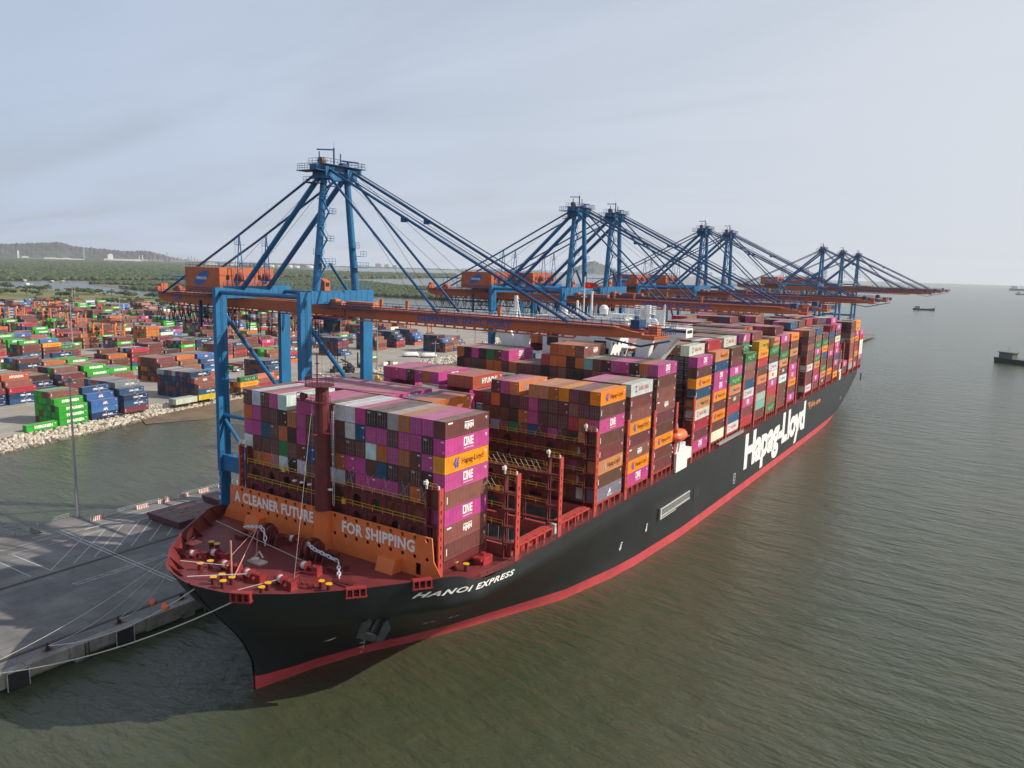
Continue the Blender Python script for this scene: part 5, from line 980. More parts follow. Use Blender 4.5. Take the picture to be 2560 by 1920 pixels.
    for y in (-3.8, 3.8):
        b = MB(); b.tube([(-38,y,91.0),(-69.5,y,75.4),(-100.6,y,60.8)],.30,7); P('backstay', b, NAVY2); b = MB(); b.tube([(-35.2,y,90.6),(-19,y,75.6),(-2.6,y,60.6)],.29,7); P('inner_forestay', b, NAVY2)
        b = MB(); b.tube([(-34.6,y,91.4),(28.8,y,60.6)],.31,7); b.tube([(-34.6,y,92.2),(29.9,y,61.2)],.12,5); b.box(-12.4,-11.4,y-.6,y+.6,79.4,80.4); P('outer_forestay', b, NAVY2)
        b = MB()
        for dz, x1, xs_ in ((1.4,28.0,0),(2.0,31,0),(.6,10,0),(.4,-8,0)): b.tube([(-34.4,y*.8,91.6+dz*.4),(x1,y*.8,61)],.05,3,False)
        P('hoist_wire', b, CABLE)
    b = MB(); b.tube([(-38,-1,91.4),(-72,-1,68.4)],.05,3,False); b.tube([(-38,1.5,91.4),(-66,1.5,68.4)],.05,3,False); P('hoist_wire', b, CABLE)
    for y in (-4.2, 4.2):
        b = MB(); b.tube([(-67.6,y,64),(-66.4,y,76.6)],.14,5); b.tube([(-64.8,y,64),(-66.2,y,76.6)],.14,5); [b.beam((-67.4+i*.16,y,65.5+i*2.1),(-65.2-i*.12,y,66.5+i*2.1),.08) for i in range(6)]; b.box(-67.1,-65.3,y-.9,y+.9,74.2,74.3); b.rail([(-67.1,y-.8,74.3),(-65.3,y-.8,74.3)],1.1,.9,.04,4,1); b.tube([(-68.2,y,64.0),(-68.0,y,75.2)],.05,4); P('stay_trestle', b, BLUEC)
    # stair flights round the near mast
    b = MB(); z = 66.0; i = 0
    while z < 88:
        t = (z-63.9)/26.3; ym = -6.4+2.8*t; o = 1 if i % 2 else -1
        b.box(XW+.9, XW+2.2, ym-1.0+o*1.4, ym+1.0+o*1.4, z, z+.12); b.rail([(XW+2.2, ym-1.0+o*1.4, z+.1),(XW+2.2, ym+1.0+o*1.4, z+.1),(XW+.9, ym+(1.0+1.4)*o, z+.1)],1.1,1,.05,4,1); b.beam((XW+1.5, ym+o*1.0, z+.1),(XW+1.5, ym-o*1.0, z+3.1),.4,.14); b.tube([(XW+1.9, ym+o*1.0, z+1.1),(XW+1.9, ym-o*1.0, z+4.1)],.05,4,False); z += 3.1; i += 1
    P('mast_stairs', b, BLUEC); b = MB(); b.box(XW+.6,XW+2.4,3.6,8.4,69.3,69.45); b.rail([(XW+2.4,3.6,69.4),(XW+2.4,8.4,69.4)],1.2,1,.05,4,1); b.box(XW+.6,XW+2.0,3.4,5.6,74,74.12); b.rail([(XW+2.0,3.4,74.1),(XW+2.0,5.6,74.1)],1.2,1,.05,4,1); b.box(XW+.6,XW+2.0,6,8.0,72,72.12); b.rail([(XW+2.0,6,72.1),(XW+2.0,8,72.1)],1.2,1,.05,4,1); b.beam((XW+1.4,-3.4,70.2),(XW+1.2,2.2,64.1),.8,.2); b.box(XW+.6,XW+2.2,-6.4,-2.4,70.0,70.15); b.rail([(XW+2.2,-6.4,70.1),(XW+2.2,-2.4,70.1)],1.2,1,.05,4,1); P('mast_platforms', b, BLUEC)
    if 'nearest' in label:
        b = MB(); [text_on(b, ch_, (XL+.0,-11.82,14.6-i*1.7), X_, Z_, 1.1, width=.8, bold=.03) for i, ch_ in enumerate('QC08')]; P('leg_lettering', b, LWHITE)
    return root
NAVY2 = mat('crane_stay_blue', (.012,.075,.20), .5, wear=.1)
cr0 = make_crane('blue and orange quay crane nearest the camera, standing over the ship bow')
# the other seven: the same crane copied along the rail
LBL = ['second crane from the camera, first of the middle pair','third crane from the camera, second of the middle pair','fourth crane along, over the aft half of the ship','fifth crane along, beside the fourth','sixth crane along, first beyond the stern','seventh crane along, middle of the far three','farthest quay crane, last of the far three']
for y, lb in zip((155.7,185.9,290.6,331.0,578.4,665.5,749.0), LBL):
    c = cr0.copy(); C.objects.link(c); c.location = (0, y, 0); c['label'] = 'blue and orange quay crane, '+lb
    for ch_ in KIDS(cr0):
        if ch_.name.startswith('leg_lettering'): continue
        k = ch_.copy(); C.objects.link(k); k.parent = c
        for g in KIDS(ch_):
            if g.name.startswith('girder_lettering'): continue
            d = g.copy(); C.objects.link(d); d.parent = k

# ---------------------------------------------------------------- water
def water_mat():
    M = bpy.data.materials.new('water'); M.use_nodes = True; nt = M.node_tree; N = nt.nodes; L = nt.links; b = N['Principled BSDF']
    tc = N.new('ShaderNodeTexCoord'); b.inputs['IOR'].default_value = 1.33; b.inputs['Roughness'].default_value = .2; b.inputs['Specular IOR Level'].default_value = .5
    nz = N.new('ShaderNodeTexNoise'); nz.inputs['Scale'].default_value = .012; nz.inputs['Detail'].default_value = 6; nz.inputs['Distortion'].default_value = 1.2; mp0 = N.new('ShaderNodeMapping'); mp0.inputs['Rotation'].default_value = (0,0,R(20)); mp0.inputs['Scale'].default_value = (1.6,.7,1); L.new(tc.outputs['Object'], mp0.inputs[0]); L.new(mp0.outputs[0], nz.inputs['Vector'])
    cr = N.new('ShaderNodeValToRGB'); cr.color_ramp.elements[0].position = .36; cr.color_ramp.elements[0].color = (.050,.060,.033,1); cr.color_ramp.elements[1].position = .66; cr.color_ramp.elements[1].color = (.070,.072,.042,1); L.new(nz.outputs['Fac'], cr.inputs[0]); L.new(cr.outputs[0], b.inputs['Base Color'])
    prev = None; acc = None
    for sc, st, rot, amp in ((.11, (.55,1.5,1), 35, .55), (.33, (.5,1.4,1), 22, .30), (1.0, (.6,1.3,1), 10, .11), (3.2, (.8,1.2,1), -15, .035)):
        mp = N.new('ShaderNodeMapping'); mp.inputs['Rotation'].default_value = (0,0,R(rot)); mp.inputs['Scale'].default_value = st; L.new(tc.outputs['Object'], mp.inputs[0])
        n = N.new('ShaderNodeTexNoise'); n.inputs['Scale'].default_value = sc; n.inputs['Detail'].default_value = 3; n.inputs['Roughness'].default_value = .5; n.inputs['Distortion'].default_value = .4; L.new(mp.outputs[0], n.inputs['Vector'])
        mu = N.new('ShaderNodeMath'); mu.operation = 'MULTIPLY'; mu.inputs[1].default_value = amp; L.new(n.outputs['Fac'], mu.inputs[0])
        if acc is None: acc = mu.outputs[0]
        else: ad = N.new('ShaderNodeMath'); ad.operation = 'ADD'; L.new(acc, ad.inputs[0]); L.new(mu.outputs[0], ad.inputs[1]); acc = ad.outputs[0]
    bp = N.new('ShaderNodeBump'); bp.inputs['Distance'].default_value = WAVE; L.new(acc, bp.inputs['Height']); L.new(bp.outputs[0], b.inputs['Normal']); return M
WAVE = 1.7
rr = 13700; w = MB()
rings = [0, 300, 1000, 3000, 7000, rr]; nseg = 96
for i in range(1, len(rings)):
    for k in range(nseg):
        a0, a1 = 2*math.pi*k/nseg, 2*math.pi*(k+1)/nseg; c0, s0, c1, s1 = math.cos(a0), math.sin(a0), math.cos(a1), math.sin(a1); r0, r1_ = rings[i-1], rings[i]
        if r0 == 0: w.add([(98,-94,0),(98+r1_*c0,-94+r1_*s0,0),(98+r1_*c1,-94+r1_*s1,0)], [(0,1,2)])
        else: w.add([(98+r0*c0,-94+r0*s0,0),(98+r1_*c0,-94+r1_*s0,0),(98+r1_*c1,-94+r1_*s1,0),(98+r0*c1,-94+r0*s1,0)], [(0,1,2,3)])
struct('sea_water', w, water_mat())

# ---------------------------------------------------------------- container yard ground, rock bank, beach
edge = [(-195,-30),(-202,10),(-208.5,33),(-216.8,67),(-230,111),(-239.3,160),(-238,195),(-237.8,232),(-238.6,251),(-241.2,270),(-243,300),(-256.8,369),(-262,420),(-300,470),(-322,520)]
ym = mat('yard_concrete', (.315,.285,.245), .85, wear=.16, wscale=.06, bump=.01, bscale=4)
g = MB(); g.prism([(x-1,y) for x, y in edge]+[(-430,640),(-700,720),(-1020,600),(-1180,330),(-900,-60),(-500,-120)], .2, YZ); struct('yard_ground', g, ym)
g = MB()
for bb in [257,297]+[b_-6 for b_ in RB]+[208]:
    p0, p1 = yd(40,bb,YZ+.006), yd(560,bb,YZ+.006); d_ = (p1-p0).normalized(); n_ = Vector((-d_.y,d_.x,0))*.15; g.add([p0-n_,p1-n_,p1+n_,p0+n_], [(0,1,2,3)])
for a in range(60, 560, 14):
    p0, p1 = yd(a,236,YZ+.010), yd(a,240,YZ+.010); n_ = VV*.12; g.add([p0-n_,p1-n_,p1+n_,p0+n_], [(0,1,2,3)])
struct('yard_markings', g, MATS['road_paint'])
rb = MB(); npr = np.random.default_rng(4)
bank = MB(); foot = [(x+13 if i < 5 else x+15.5, y-1) for i, (x, y) in enumerate(edge)]; foot[0] = (-183,-32); foot[1] = (-189,8)
for i in range(len(edge)-1): bank.add([(edge[i][0],edge[i][1],YZ-.3),(foot[i][0],foot[i][1],-.8),(foot[i+1][0],foot[i+1][1],-.8),(edge[i+1][0],edge[i+1][1],YZ-.3)], [(0,1,2,3)])
struct('rock_bank_core', bank, mat('bank_earth', (.13,.11,.085), .9, wear=.3, wscale=.8))
ROCKC = [(.52,.48,.40),(.58,.54,.46),(.44,.39,.31),(.48,.38,.27),(.38,.35,.30)]
ico = [(0,0,1),(.89,0,.45),(.28,.85,.45),(-.72,.53,.45),(-.72,-.53,.45),(.28,-.85,.45),(.72,.53,-.45),(-.28,.85,-.45),(-.89,0,-.45),(-.28,-.85,-.45),(.72,-.53,-.45),(0,0,-1)]
icf = [(0,1,2),(0,2,3),(0,3,4),(0,4,5),(0,5,1),(1,6,2),(2,7,3),(3,8,4),(4,9,5),(5,10,1),(2,6,7),(3,7,8),(4,8,9),(5,9,10),(1,10,6)]
def blobs(name, pts, sizes, cols, m, flat=.75, **kw):
    """many faceted lumps in one mesh, fast"""
    n = len(pts); base = np.array(ico); V = base[None]*npr.uniform(.62, 1.3, (n, 12, 3))
    ang = npr.uniform(0, 6.28, n); ca, sa = np.cos(ang), np.sin(ang); X = V[:,:,0]*ca[:,None]-V[:,:,1]*sa[:,None]; Y = V[:,:,0]*sa[:,None]+V[:,:,1]*ca[:,None]
    V = np.stack([X, Y, V[:,:,2]*flat], 2)*np.asarray(sizes)[:,None,None]+np.asarray(pts)[:,None,:]
    Fc = np.array(icf); Fa = (Fc[None]+np.arange(n)[:,None,None]*12).reshape(-1); me = bpy.data.meshes.new(name); me.vertices.add(n*12); me.vertices.foreach_set('co', V.astype(np.float32).ravel())
    nf = n*len(icf); me.loops.add(nf*3); me.loops.foreach_set('vertex_index', Fa.astype(np.int32)); me.polygons.add(nf); me.polygons.foreach_set('loop_start', np.arange(0, nf*3, 3, dtype=np.int32)); me.polygons.foreach_set('loop_total', np.full(nf, 3, dtype=np.int32)); me.update(calc_edges=True)
    at = me.attributes.new('col', 'FLOAT_COLOR', 'CORNER'); ca_ = np.ones((nf*3, 4), np.float32); ca_[:,:3] = np.repeat(np.asarray(cols), len(icf)*3, 0); at.data.foreach_set('color', ca_.ravel()); me.materials.append(m)
    return obj(name, me, None, **kw)
P_, S_, K_ = [], [], []
for i in range(len(edge)-1):
    e0, e1, f0, f1 = map(np.array, (edge[i], edge[i+1], foot[i], foot[i+1])); L_ = np.linalg.norm(e1-e0); near = i < 6; n = int(L_*14*(1.15 if near else .6))
    s = npr.random(n); t = npr.random(n)*1.03; xy = (e0*(1-s)[:,None]+e1*s[:,None])*(1-t)[:,None]+(f0*(1-s)[:,None]+f1*s[:,None])*t[:,None]
    sz = npr.uniform(.42, .95, n)*(1 if near else 1.35); z = (YZ-.3)*(1-t)-.8*t+.1
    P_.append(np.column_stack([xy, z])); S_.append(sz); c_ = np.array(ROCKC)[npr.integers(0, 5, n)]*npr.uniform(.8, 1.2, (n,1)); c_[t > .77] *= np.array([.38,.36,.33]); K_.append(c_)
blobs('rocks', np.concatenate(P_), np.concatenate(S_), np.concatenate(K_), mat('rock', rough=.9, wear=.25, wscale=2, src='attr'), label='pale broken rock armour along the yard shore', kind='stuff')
bc = MB(); bc.add([(-205,88,.25),(-196,112,.03),(-212,170,.03),(-222,210,.03),(-224,240,.25),(-238,232,.7),(-236,150,.7),(-222,95,.6)], [tuple(range(8))]); struct('mud_beach', bc, mat('mud', (.17,.115,.07), .75, wear=.25, wscale=.1, bump=.05, bscale=1))

# bridge between quay and yard, with its kerb barriers
br_ = MB(); br_.prism([(-93.9,205),(-93.9,222),(-240,254),(-240,236)], 1.8, QZ); struct('causeway', br_, QM)
bw2 = thing('causeway_barrier', 'low striped kerb wall along the causeway between quay and yard', 'barrier', (0,0,0)); b = MB()
b.beam((-95,222.3,QZ+.4),(-238,253.5,QZ+.4),.4,.8); b.build('kerb_wall', mat('striped_kerb', (.40,.25,.24), .7, wear=.4, wscale=.8), bw2)

# ---------------------------------------------------------------- land beyond
def land(name, poly, z, m): 
    g = MB(); g.prism(poly, -.5, z); return struct(name, g, m)
GRASS = mat('dry_grass', (.17,.17,.055), .9, wear=.3, wscale=.02); MUDD = mat('mudflat', (.16,.14,.11), .8, wear=.3, wscale=.01); MANG = mat('mangrove_floor', (.035,.048,.022), .95, wear=.3, wscale=.02)
green = [(-979,339),(-1300,470),(-1615,598),(-1680,660),(-1534,720),(-1437,715),(-1339,724),(-1269,725),(-1171,713),(-1070,692),(-945,661),(-760,560),(-705,700),(-865,560),(-868,475),(-960,456)]
green = [(-900,250),(-1300,440),(-1720,560),(-1640,640),(-1534,677),(-1437,680),(-1339,690),(-1269,690),(-1171,688),(-1070,677),(-945,656),(-760,640),(-640,700),(-420,640),(-330,560),(-310,500),(-430,600),(-640,560)]
land('green_field', green, 1.6, GRASS)
isl = [(-1883,961),(-1968,1093),(-1960,1250),(-1758,1272),(-1560,1180),(-1420,1080),(-1295,930),(-1360,857),(-1427,841),(-1601,872),(-1748,907)]
land('mud_island', isl, .5, MUDD)
far = [(-2074,767),(-2105,852),(-2141,1094),(-2143,1253),(-2130,1395),(-2189,1527),(-2640,2082),(-5204,4123),(-6895,4479),(-9229,4870),(-9526,4056),(-9723,3817),(-9000,1500),(-5000,300)]
land('far_mangrove_ground', far, .9, MANG)
strip = [(-2779,2193),(-2362,2102),(-2388,2453),(-2479,2828),(-2701,3580),(-3266,4321),(-3353,3818),(-3617,3713),(-4128,3679),(-4552,3604)]; land('mangrove_strip_ground', strip, .7, MANG)
mid = [(-1227,1010),(-1700,1400),(-2198,1840),(-2312,2142),(-2208,2177),(-1967,2015),(-1687,1849),(-1369,1677),(-1080,1437),(-851,1140),(-923,1139),(-996,1144),(-1061,1130),(-902,930),(-1019,922)]; land('mid_mangrove_ground', mid, .6, MUDD)
def inside(poly, P):
    x, y = P[:,0], P[:,1]; r_ = np.zeros(len(P), bool); n = len(poly)
    for i in range(n):
        x0, y0 = poly[i]; x1, y1 = poly[(i+1)%n]; c = (y0 > y) != (y1 > y); xi = (x1-x0)*(y-y0)/((y1-y0) if y1 != y0 else 1e-9)+x0; r_ ^= c & (x < xi)
    return r_
def forest(poly, size, dens, z0, h, seed, keep=None):
    g_ = np.random.default_rng(seed); A = np.array(poly); lo, hi = A.min(0), A.max(0); n = int((hi-lo).prod()/size**2*dens); P = g_.uniform(lo, hi, (n, 2)); P = P[inside(poly, P)]
    # clearings and ragged stands
    f = np.sin(P[:,0]*.013+1.3*np.sin(P[:,1]*.009))+np.sin(P[:,1]*.017+2*np.sin(P[:,0]*.006)); P = P[f > (-1.9 if keep is None else keep)]; 
    s_ = size*g_.uniform(.38, .85, len(P)); hh_ = h*g_.uniform(.55, 1.15, len(P)); c = np.array([(.045,.072,.026)])*g_.uniform(.6, 1.5, (len(P),1))*np.array([[1,1,1]])+g_.uniform(-.008,.014,(len(P),1))*np.array([[1,.6,.1]])
    return np.column_stack([P, z0+hh_*.55]), s_, np.clip(c, .008, 1)
LEAF = mat('leaf_mass', rough=.85, wear=.35, wscale=.12, src='attr', bump=.5, bscale=.6)
fs_ = [forest(far, 15, 1.25, 1, 9, 1)]
A_ = fs_[0]; dd = np.hypot(A_[0][:,0]-98, A_[0][:,1]+94); k_ = np.random.default_rng(2).random(len(dd)) < np.clip((2600/dd)**1.6, 0, 1); s2 = A_[1]*np.clip(dd/2600, 1, 4)**.8; s2[~k_] = 0
A_ = (A_[0][k_], s2[k_], A_[2][k_]); blobs('far_mangrove_forest', *A_, LEAF, flat=.55, label='wide dark green mangrove forest beyond the river', kind='stuff')
B_ = forest(mid, 9, 1.9, .6, 7, 5, -.9); Cc = forest(strip, 20, 1.5, .7, 10, 6); Dd = forest(isl, 8, 1.4, .5, 6, 7, .2)
blobs('mangrove_thickets', np.concatenate([B_[0],Cc[0],Dd[0]]), np.concatenate([B_[1],Cc[1],Dd[1]]), np.concatenate([B_[2],Cc[2],Dd[2]]), LEAF, flat=.7, label='mangrove thickets on the low islands behind the yard', kind='stuff')
# trees one can tell apart along the river bank and the back of the yard
def leafy(rng, r, h, n=46):
    pts = []; sz = []; 
    for i in range(n):
        a = rng.uniform(0, 6.28); q = rng.random()**.5*r; z = h*(.42+.58*rng.random()*(1-.5*(q/r)**2)); pts.append((q*math.cos(a), q*math.sin(a), z)); sz.append(rng.uniform(.14, .30)*r)
    return np.array(pts), np.array(sz)
TM = []
for v in range(6):
    r5 = random.Random(50+v); pts, sz = leafy(r5, 4.6, 8.5); c = np.array([(.045,.070,.022)])*np.array([[r5.uniform(.55,1.6)] for _ in pts]); o = blobs('crown', pts, sz, c, LEAF, flat=.8); TM.append(o.data); bpy.data.objects.remove(o)
tk = MB(); tk.tube([(0,0,-.3),(.15,0,2.4),(0,.2,5.2)], [.28,.2,.08], 6); tk.tube([(.1,0,2.4),(1.6,.4,4.8)], [.13,.05], 5); tk.tube([(.1,0,2.8),(-1.4,-.6,5.0)], [.12,.05], 5); TK = tk.mesh('trunk', mat('bark', (.10,.075,.05), .9))
tl = []
r6 = random.Random(11)
rows_ = [((-1640,640),(-945,656),58),((-945,656),(-640,702),26),((-640,702),(-420,645),16),((-1290,440),(-1000,330),30),((-1080,470),(-900,560),26),((-1400,520),(-1150,560),12),((-420,640),(-320,540),10),((-1620,560),(-1320,455),22)]
k = 0
TLAB = ['dark bushy tree in the line on the near river bank, left of the crane counterweight','dark bushy tree on the near river bank, behind the crane counterweight','dark bushy tree behind the middle of the container yard','dark bushy tree at the back edge of the container yard, far left','dark bushy tree between the container yard and the green field','dark bushy tree standing in the green field',
 'dark bushy tree at the far right end of the container yard','dark bushy tree along the white wall, at the left edge of the photo']
for (x0,y0),(x1,y1),n in rows_:
    for i in range(n):
        t = (i+r6.random()*.7)/n; x = x0+(x1-x0)*t+r6.uniform(-14,14); y = y0+(y1-y0)*t+r6.uniform(-14,14); u_, v_, z_ = pix((x,y,5))
        if u_ < -20 or u_ > 1300: continue
        side = 'left of' if u_ < 700 else 'right of'; k += 1
        T = thing('bank_tree', TLAB[rows_.index(((x0,y0),(x1,y1),n))], 'tree', (x,y,1.4), r6.uniform(0,6.28), 'trees along the river bank behind the yard'); s_ = r6.uniform(.8,1.7); T.scale = (s_*r6.uniform(.9,1.3),s_*r6.uniform(.9,1.3),s_*r6.uniform(.75,1.05))
        obj('crown', TM[k % 6], T); obj('trunk', TK, T)
rows2 = MB()
# hills
def polar(az, D, el=None, z=None): a = R(az); return (98.8+D*math.sin(a), -94.7+D*math.cos(a), z if z is not None else 70.5+D*math.tan(R(el)))
def hill(name, prof, D, depth, zf, seed):
    g_ = MB(); rg = random.Random(seed); az0, az1 = prof[0][0], prof[-1][0]; n = int(abs(az1-az0)*26); cols = 14; V = []
    for i in range(n+1):
        az = az0+(az1-az0)*i/n; el = float(np.interp(az, [q[0] for q in prof], [q[1] for q in prof])); zr = 70.5+D*math.tan(R(el))
        zr += 4*math.sin(i*.9)+3*math.sin(i*2.3+1)+rg.uniform(-2,2)
        for j in range(cols+1):
            t = j/cols; d = D-depth+depth*t; zz = max(.5, zf*(min(1, t*2.2)))+(max(zr,zf*1.01)-zf)*max(0,(t-.3)/.7)**1.3+(rg.uniform(-6,6)+7*math.sin(i*.35+j*1.1))*(t if t < 1 else .4)*(0 if j == 0 else 1); V.append(polar(az, d, z=zz))
        V.append(polar(az, D+1500, z=0))
    m_ = cols+2; g_.add(V, [(i*m_+j, (i+1)*m_+j, (i+1)*m_+j+1, i*m_+j+1) for i in range(n) for j in range(m_-1)]); return struct(name, g_, mat('hill_scrub', (.050,.056,.050), .95, wear=.4, wscale=.003))
hill('hills', [(-76,.4),(-72,.45),(-67.83,.47),(-66.6,.565),(-64.93,.692),(-63.37,.815),(-62.89,.632),(-62.4,.548),(-61.04,.469),(-59.67,.36),(-58.47,.439),(-57.85,.301),(-56.7,-.0),(-55.6,-.17),(-53,-.21),(-49,-.26),(-47,-.3)], 11000, 1900, 34, 3)
hill('distant_headland', [(-29.6,-.33),(-29.16,-.25),(-28.44,.126),(-27.72,.524),(-27.13,.627),(-26.54,.409),(-25.5,-.029),(-24.9,-.27),(-24.6,-.33)], 12600, 500, 1, 9)
hill('low_far_shore', [(-49,-.28),(-45,-.25),(-42,-.26),(-38,-.27),(-34,-.30),(-31,-.32)], 12300, 300, 1, 12)
# works and tanks at the foot of the hills
IW = mat('pale_cladding', (.70,.70,.68), .6, wear=.1); IG = mat('grey_works', (.30,.30,.31), .7, wear=.2)
def works(label, az, D, w, h, d, m, kind, z=None):
    z = z if z is not None else 30; t = thing({'shed':'industrial_shed','stack':'factory_chimney','tank':'storage_tank','block':'tower_block','plant':'process_plant'}[kind], label, {'shed':'shed','stack':'chimney','tank':'tank','block':'building','plant':'plant'}[kind], polar(az, D, z=z-2), -R(az)); b = MB()
    if kind == 'shed':
        b.box(-w/2,w/2,0,d,0,h*.8); b.build('wall', m, t); b = MB(); b.prism_y([(-w/2-1,h*.8),(w/2+1,h*.8),(0,h*1.05)],-1,d+1) if w < 150 else [b.prism_y([(-w/2+i*40,h*.8),(-w/2+i*40+40,h*.8),(-w/2+i*40+20,h*1.0)],-1,d+1) for i in range(int(w/40))]; b.build('roof', m, t)
    elif kind == 'stack': b.tube([(0,0,0),(0,0,h)],[w/2,w*.33],8); b.build('chimney_shaft', m, t)
    elif kind == 'tank': b.cyl((0,0,0),w/2,h*.8,18); b.build('tank_wall', m, t); b = MB(); b.tube([(0,0,h*.8),(0,0,h*.93),(0,0,h)],[w/2,w*.33,1],18); b.build('tank_roof', m, t)
    elif kind == 'block': b.box(-w/2,w/2,0,d,0,h); b.build('wall', m, t); b = MB(); b.box(-w/4,w/4,d*.2,d*.7,h,h*1.12); b.build('roof_house', m, t)
    else:
        r7 = random.Random(int(az*10)); b.box(-w/2,w/2,0,d,0,h*.25); b.build('base_units', m, t)
        for i in range(9): b = MB(); x = -w/2+w*(i+.5)/9; hh2 = h*r7.uniform(.45,1); b.tube([(x,r7.uniform(0,d),0),(x,r7.uniform(0,d)*0+d/2,hh2)],[w*.022,w*.018],6); b.build('column', m, t)
    return t
D1 = 9300
for a in [('long white factory shed with a ridged roof at the hill foot',-59.7,D1,420,20,70,IW,'shed'),('tall white block on top of the long shed',-60.6,D1+30,52,62,30,IW,'block'),('white tower of the left cement works',-65.7,D1,16,70,16,IW,'block'),('low white building beside the left tower',-65.35,D1,60,22,30,IW,'shed'),
  ('grey headframe tower standing on the hill slope',-62.1,D1+350,18,110,18,IG,'block'),('white row of sheds left of the headframe',-63.9,D1+150,150,14,40,IW,'shed'),('second white shed row nearer the headframe',-63.1,D1+100,90,16,40,IW,'shed'),('slim pale chimney near the right end of the shed',-58.9,D1,9,60,9,IW,'stack'),('slim pale chimney beside it, slightly taller',-58.7,D1+40,9,66,9,IW,'stack'),
  ('tallest grey chimney at the right of the hills',-57.2,D1,9,105,9,IG,'stack'),('grey chimney left of the tallest one',-57.55,D1,8,80,8,IG,'stack'),('pair partner chimney above the shed end',-57.95,D1,8,76,8,IG,'stack'),('refinery plant with many thin columns behind the first crane',-56.1,D1,300,75,60,IG,'plant'),('grey plant units left of the refinery',-58.2,D1-100,260,32,50,IG,'plant'),
  ('low pale warehouse row on the far bank, left',-63.6,8900,230,10,40,IW,'shed'),('low pale warehouse row on the far bank, right',-62.6,8850,140,10,40,IW,'shed'),('small white gabled hall before the chimneys',-59.0,8800,70,22,40,IW,'shed'),('low grey sheds at the far left bank',-65.0,8900,190,9,40,IG,'shed')]: works(*a)
for i, az in enumerate((-51.2,-50.5,-49.9,-49.2,-48.75,-47.85)): works(f"white domed storage tank on the far shore, {ORD[i+1]} of the row from the left", az, 8200+i*60, 52+(i%3)*14, 22+(i%2)*6, 0, IW, 'tank', 6)
for i, az in enumerate((-54.4,-53.6,-52.9,-52.2)): works(f"pale grey works building behind the crane machinery house, {ORD[i+1]} from the left", az, 9000, 110-i*12, 26+i%2*12, 40, IG if i % 2 else IW, 'block', 8)
for i, (az, w_, h_) in enumerate(((-44.5,40,34),(-43.0,90,64),(-42.4,70,58),(-41.8,60,50),(-43.8,30,30),(-40.6,26,20),(-36.4,22,18))): works(f"hazy tower block on the horizon between the cranes, {ORD[i+1]} from the left", az, 12200, w_, h_, 40, IG, 'block', 2)
land('far_shore_ground', [polar(a_, d_)[:2] if False else (98.8+d_*math.sin(R(a_)), -94.7+d_*math.cos(R(a_))) for a_, d_ in ((-72,8700),(-66,8650),(-62,8500),(-58,8350),(-54,8000),(-50,7600),(-47,7900),(-46.5,8600),(-49,9400),(-56,9500),(-66,9600),(-72,9500))], 2.0, mat('far_scrub', (.09,.085,.06), .95, wear=.3, wscale=.004))

# ---------------------------------------------------------------- rubber-tyred yard cranes
def rtg(a, b, label, first=None):
    p_ = yd(a, b, YZ)
    if first: return dup(first, p_, YROT, label, 'orange yard gantry cranes')
    t = thing('yard_gantry_crane', label, 'gantry crane', p_, YROT, 'orange yard gantry cranes'); H = 18.6
    for x in (0, -24.2):
        for y in (0, 7.4): bb = MB(); bb.box(x-.45,x+.45,y-.55,y+.55,1.6,H); bb.build('leg', RTGO, t)
        bb = MB(); bb.box(x-.5,x+.5,-2.4,9.8,1.2,2.4); [bb.tube([(x-.35,y,.8),(x+.35,y,.8)],.8,10) for y in (-1.8,.4,7,9.2)]; bb.build('wheel_beam', mat('rtg_dark', (.05,.05,.05), .7), t)
        bb = MB(); bb.box(x-.35,x+.35,.5,6.9,11.4,12.0); bb.beam((x,.5,2.4),(x,7,11.4),.35); bb.beam((x,.5,17.8),(x,7,12),.3); bb.build('leg_brace', RTGO, t)
    for y in (0, 7.4): bb = MB(); bb.box(-25.4,1.2,y-.6,y+.6,H,H+1.3); bb.build('girder', mat('rtg_girder', (.30,.07,.035), .6), t)
    bb = MB(); bb.rail([(-25,-.9,H+1.7),(1,-.9,H+1.7)],1.1,1.6,.05); bb.rail([(-25,8.3,H+1.7),(1,8.3,H+1.7)],1.1,1.6,.05); bb.build('girder_railing', STEELG, t)
    bb = MB(); bb.box(-9,-4,-.4,7.8,H+1.8,H+2.9); bb.box(-8.2,-5,1,5,H+2.9,H+3.8); bb.build('trolley', mat('rtg_trolley', (.30,.07,.04), .6), t); bb = MB(); bb.box(-4.4,-2.2,1,3.2,H-2,H+.2); bb.build('cab', WHITE, t)
    bb = MB(); bb.box(-7.8,-5.4,-2.3,9.7,12.4,12.9); [bb.tube([(-6.6+q,y,12.9),(-6.6+q,y+.3,H+1.8)],.04,3,False) for q in (-1,1) for y in (2,5)]; bb.build('spreader', RTGO, t)
    bb = MB(); [bb.beam((.9+.4,1.5+i%2*4,2.5+i*3.3),(.9+.4,5.5-i%2*4,5.8+i*3.3),.6,.1) for i in range(6)]; bb.build('stairs', GALV, t); return t
R0 = rtg(160, 520, 'orange yard gantry crane at the far left edge of the photo')
for a, b, l in ((330,640,'first of the far group, left of the tall stack'),(345,600,'nearer crane of the far group'),(400,700,'rearmost of the group against the trees'),(318,535,'in front of the far group, beside the lamp mast'),(268,420,'just left of the ship crane leg'),(430,470,'seen below the crane girder'),(455,400,'right of the ship crane leg, further back'),(470,345,'between the landside and waterside crane legs'),(520,310,'behind the waterside crane leg'),(500,600,'furthest back under the girder')):
    rtg(a, b, 'orange yard gantry crane, '+l, R0)

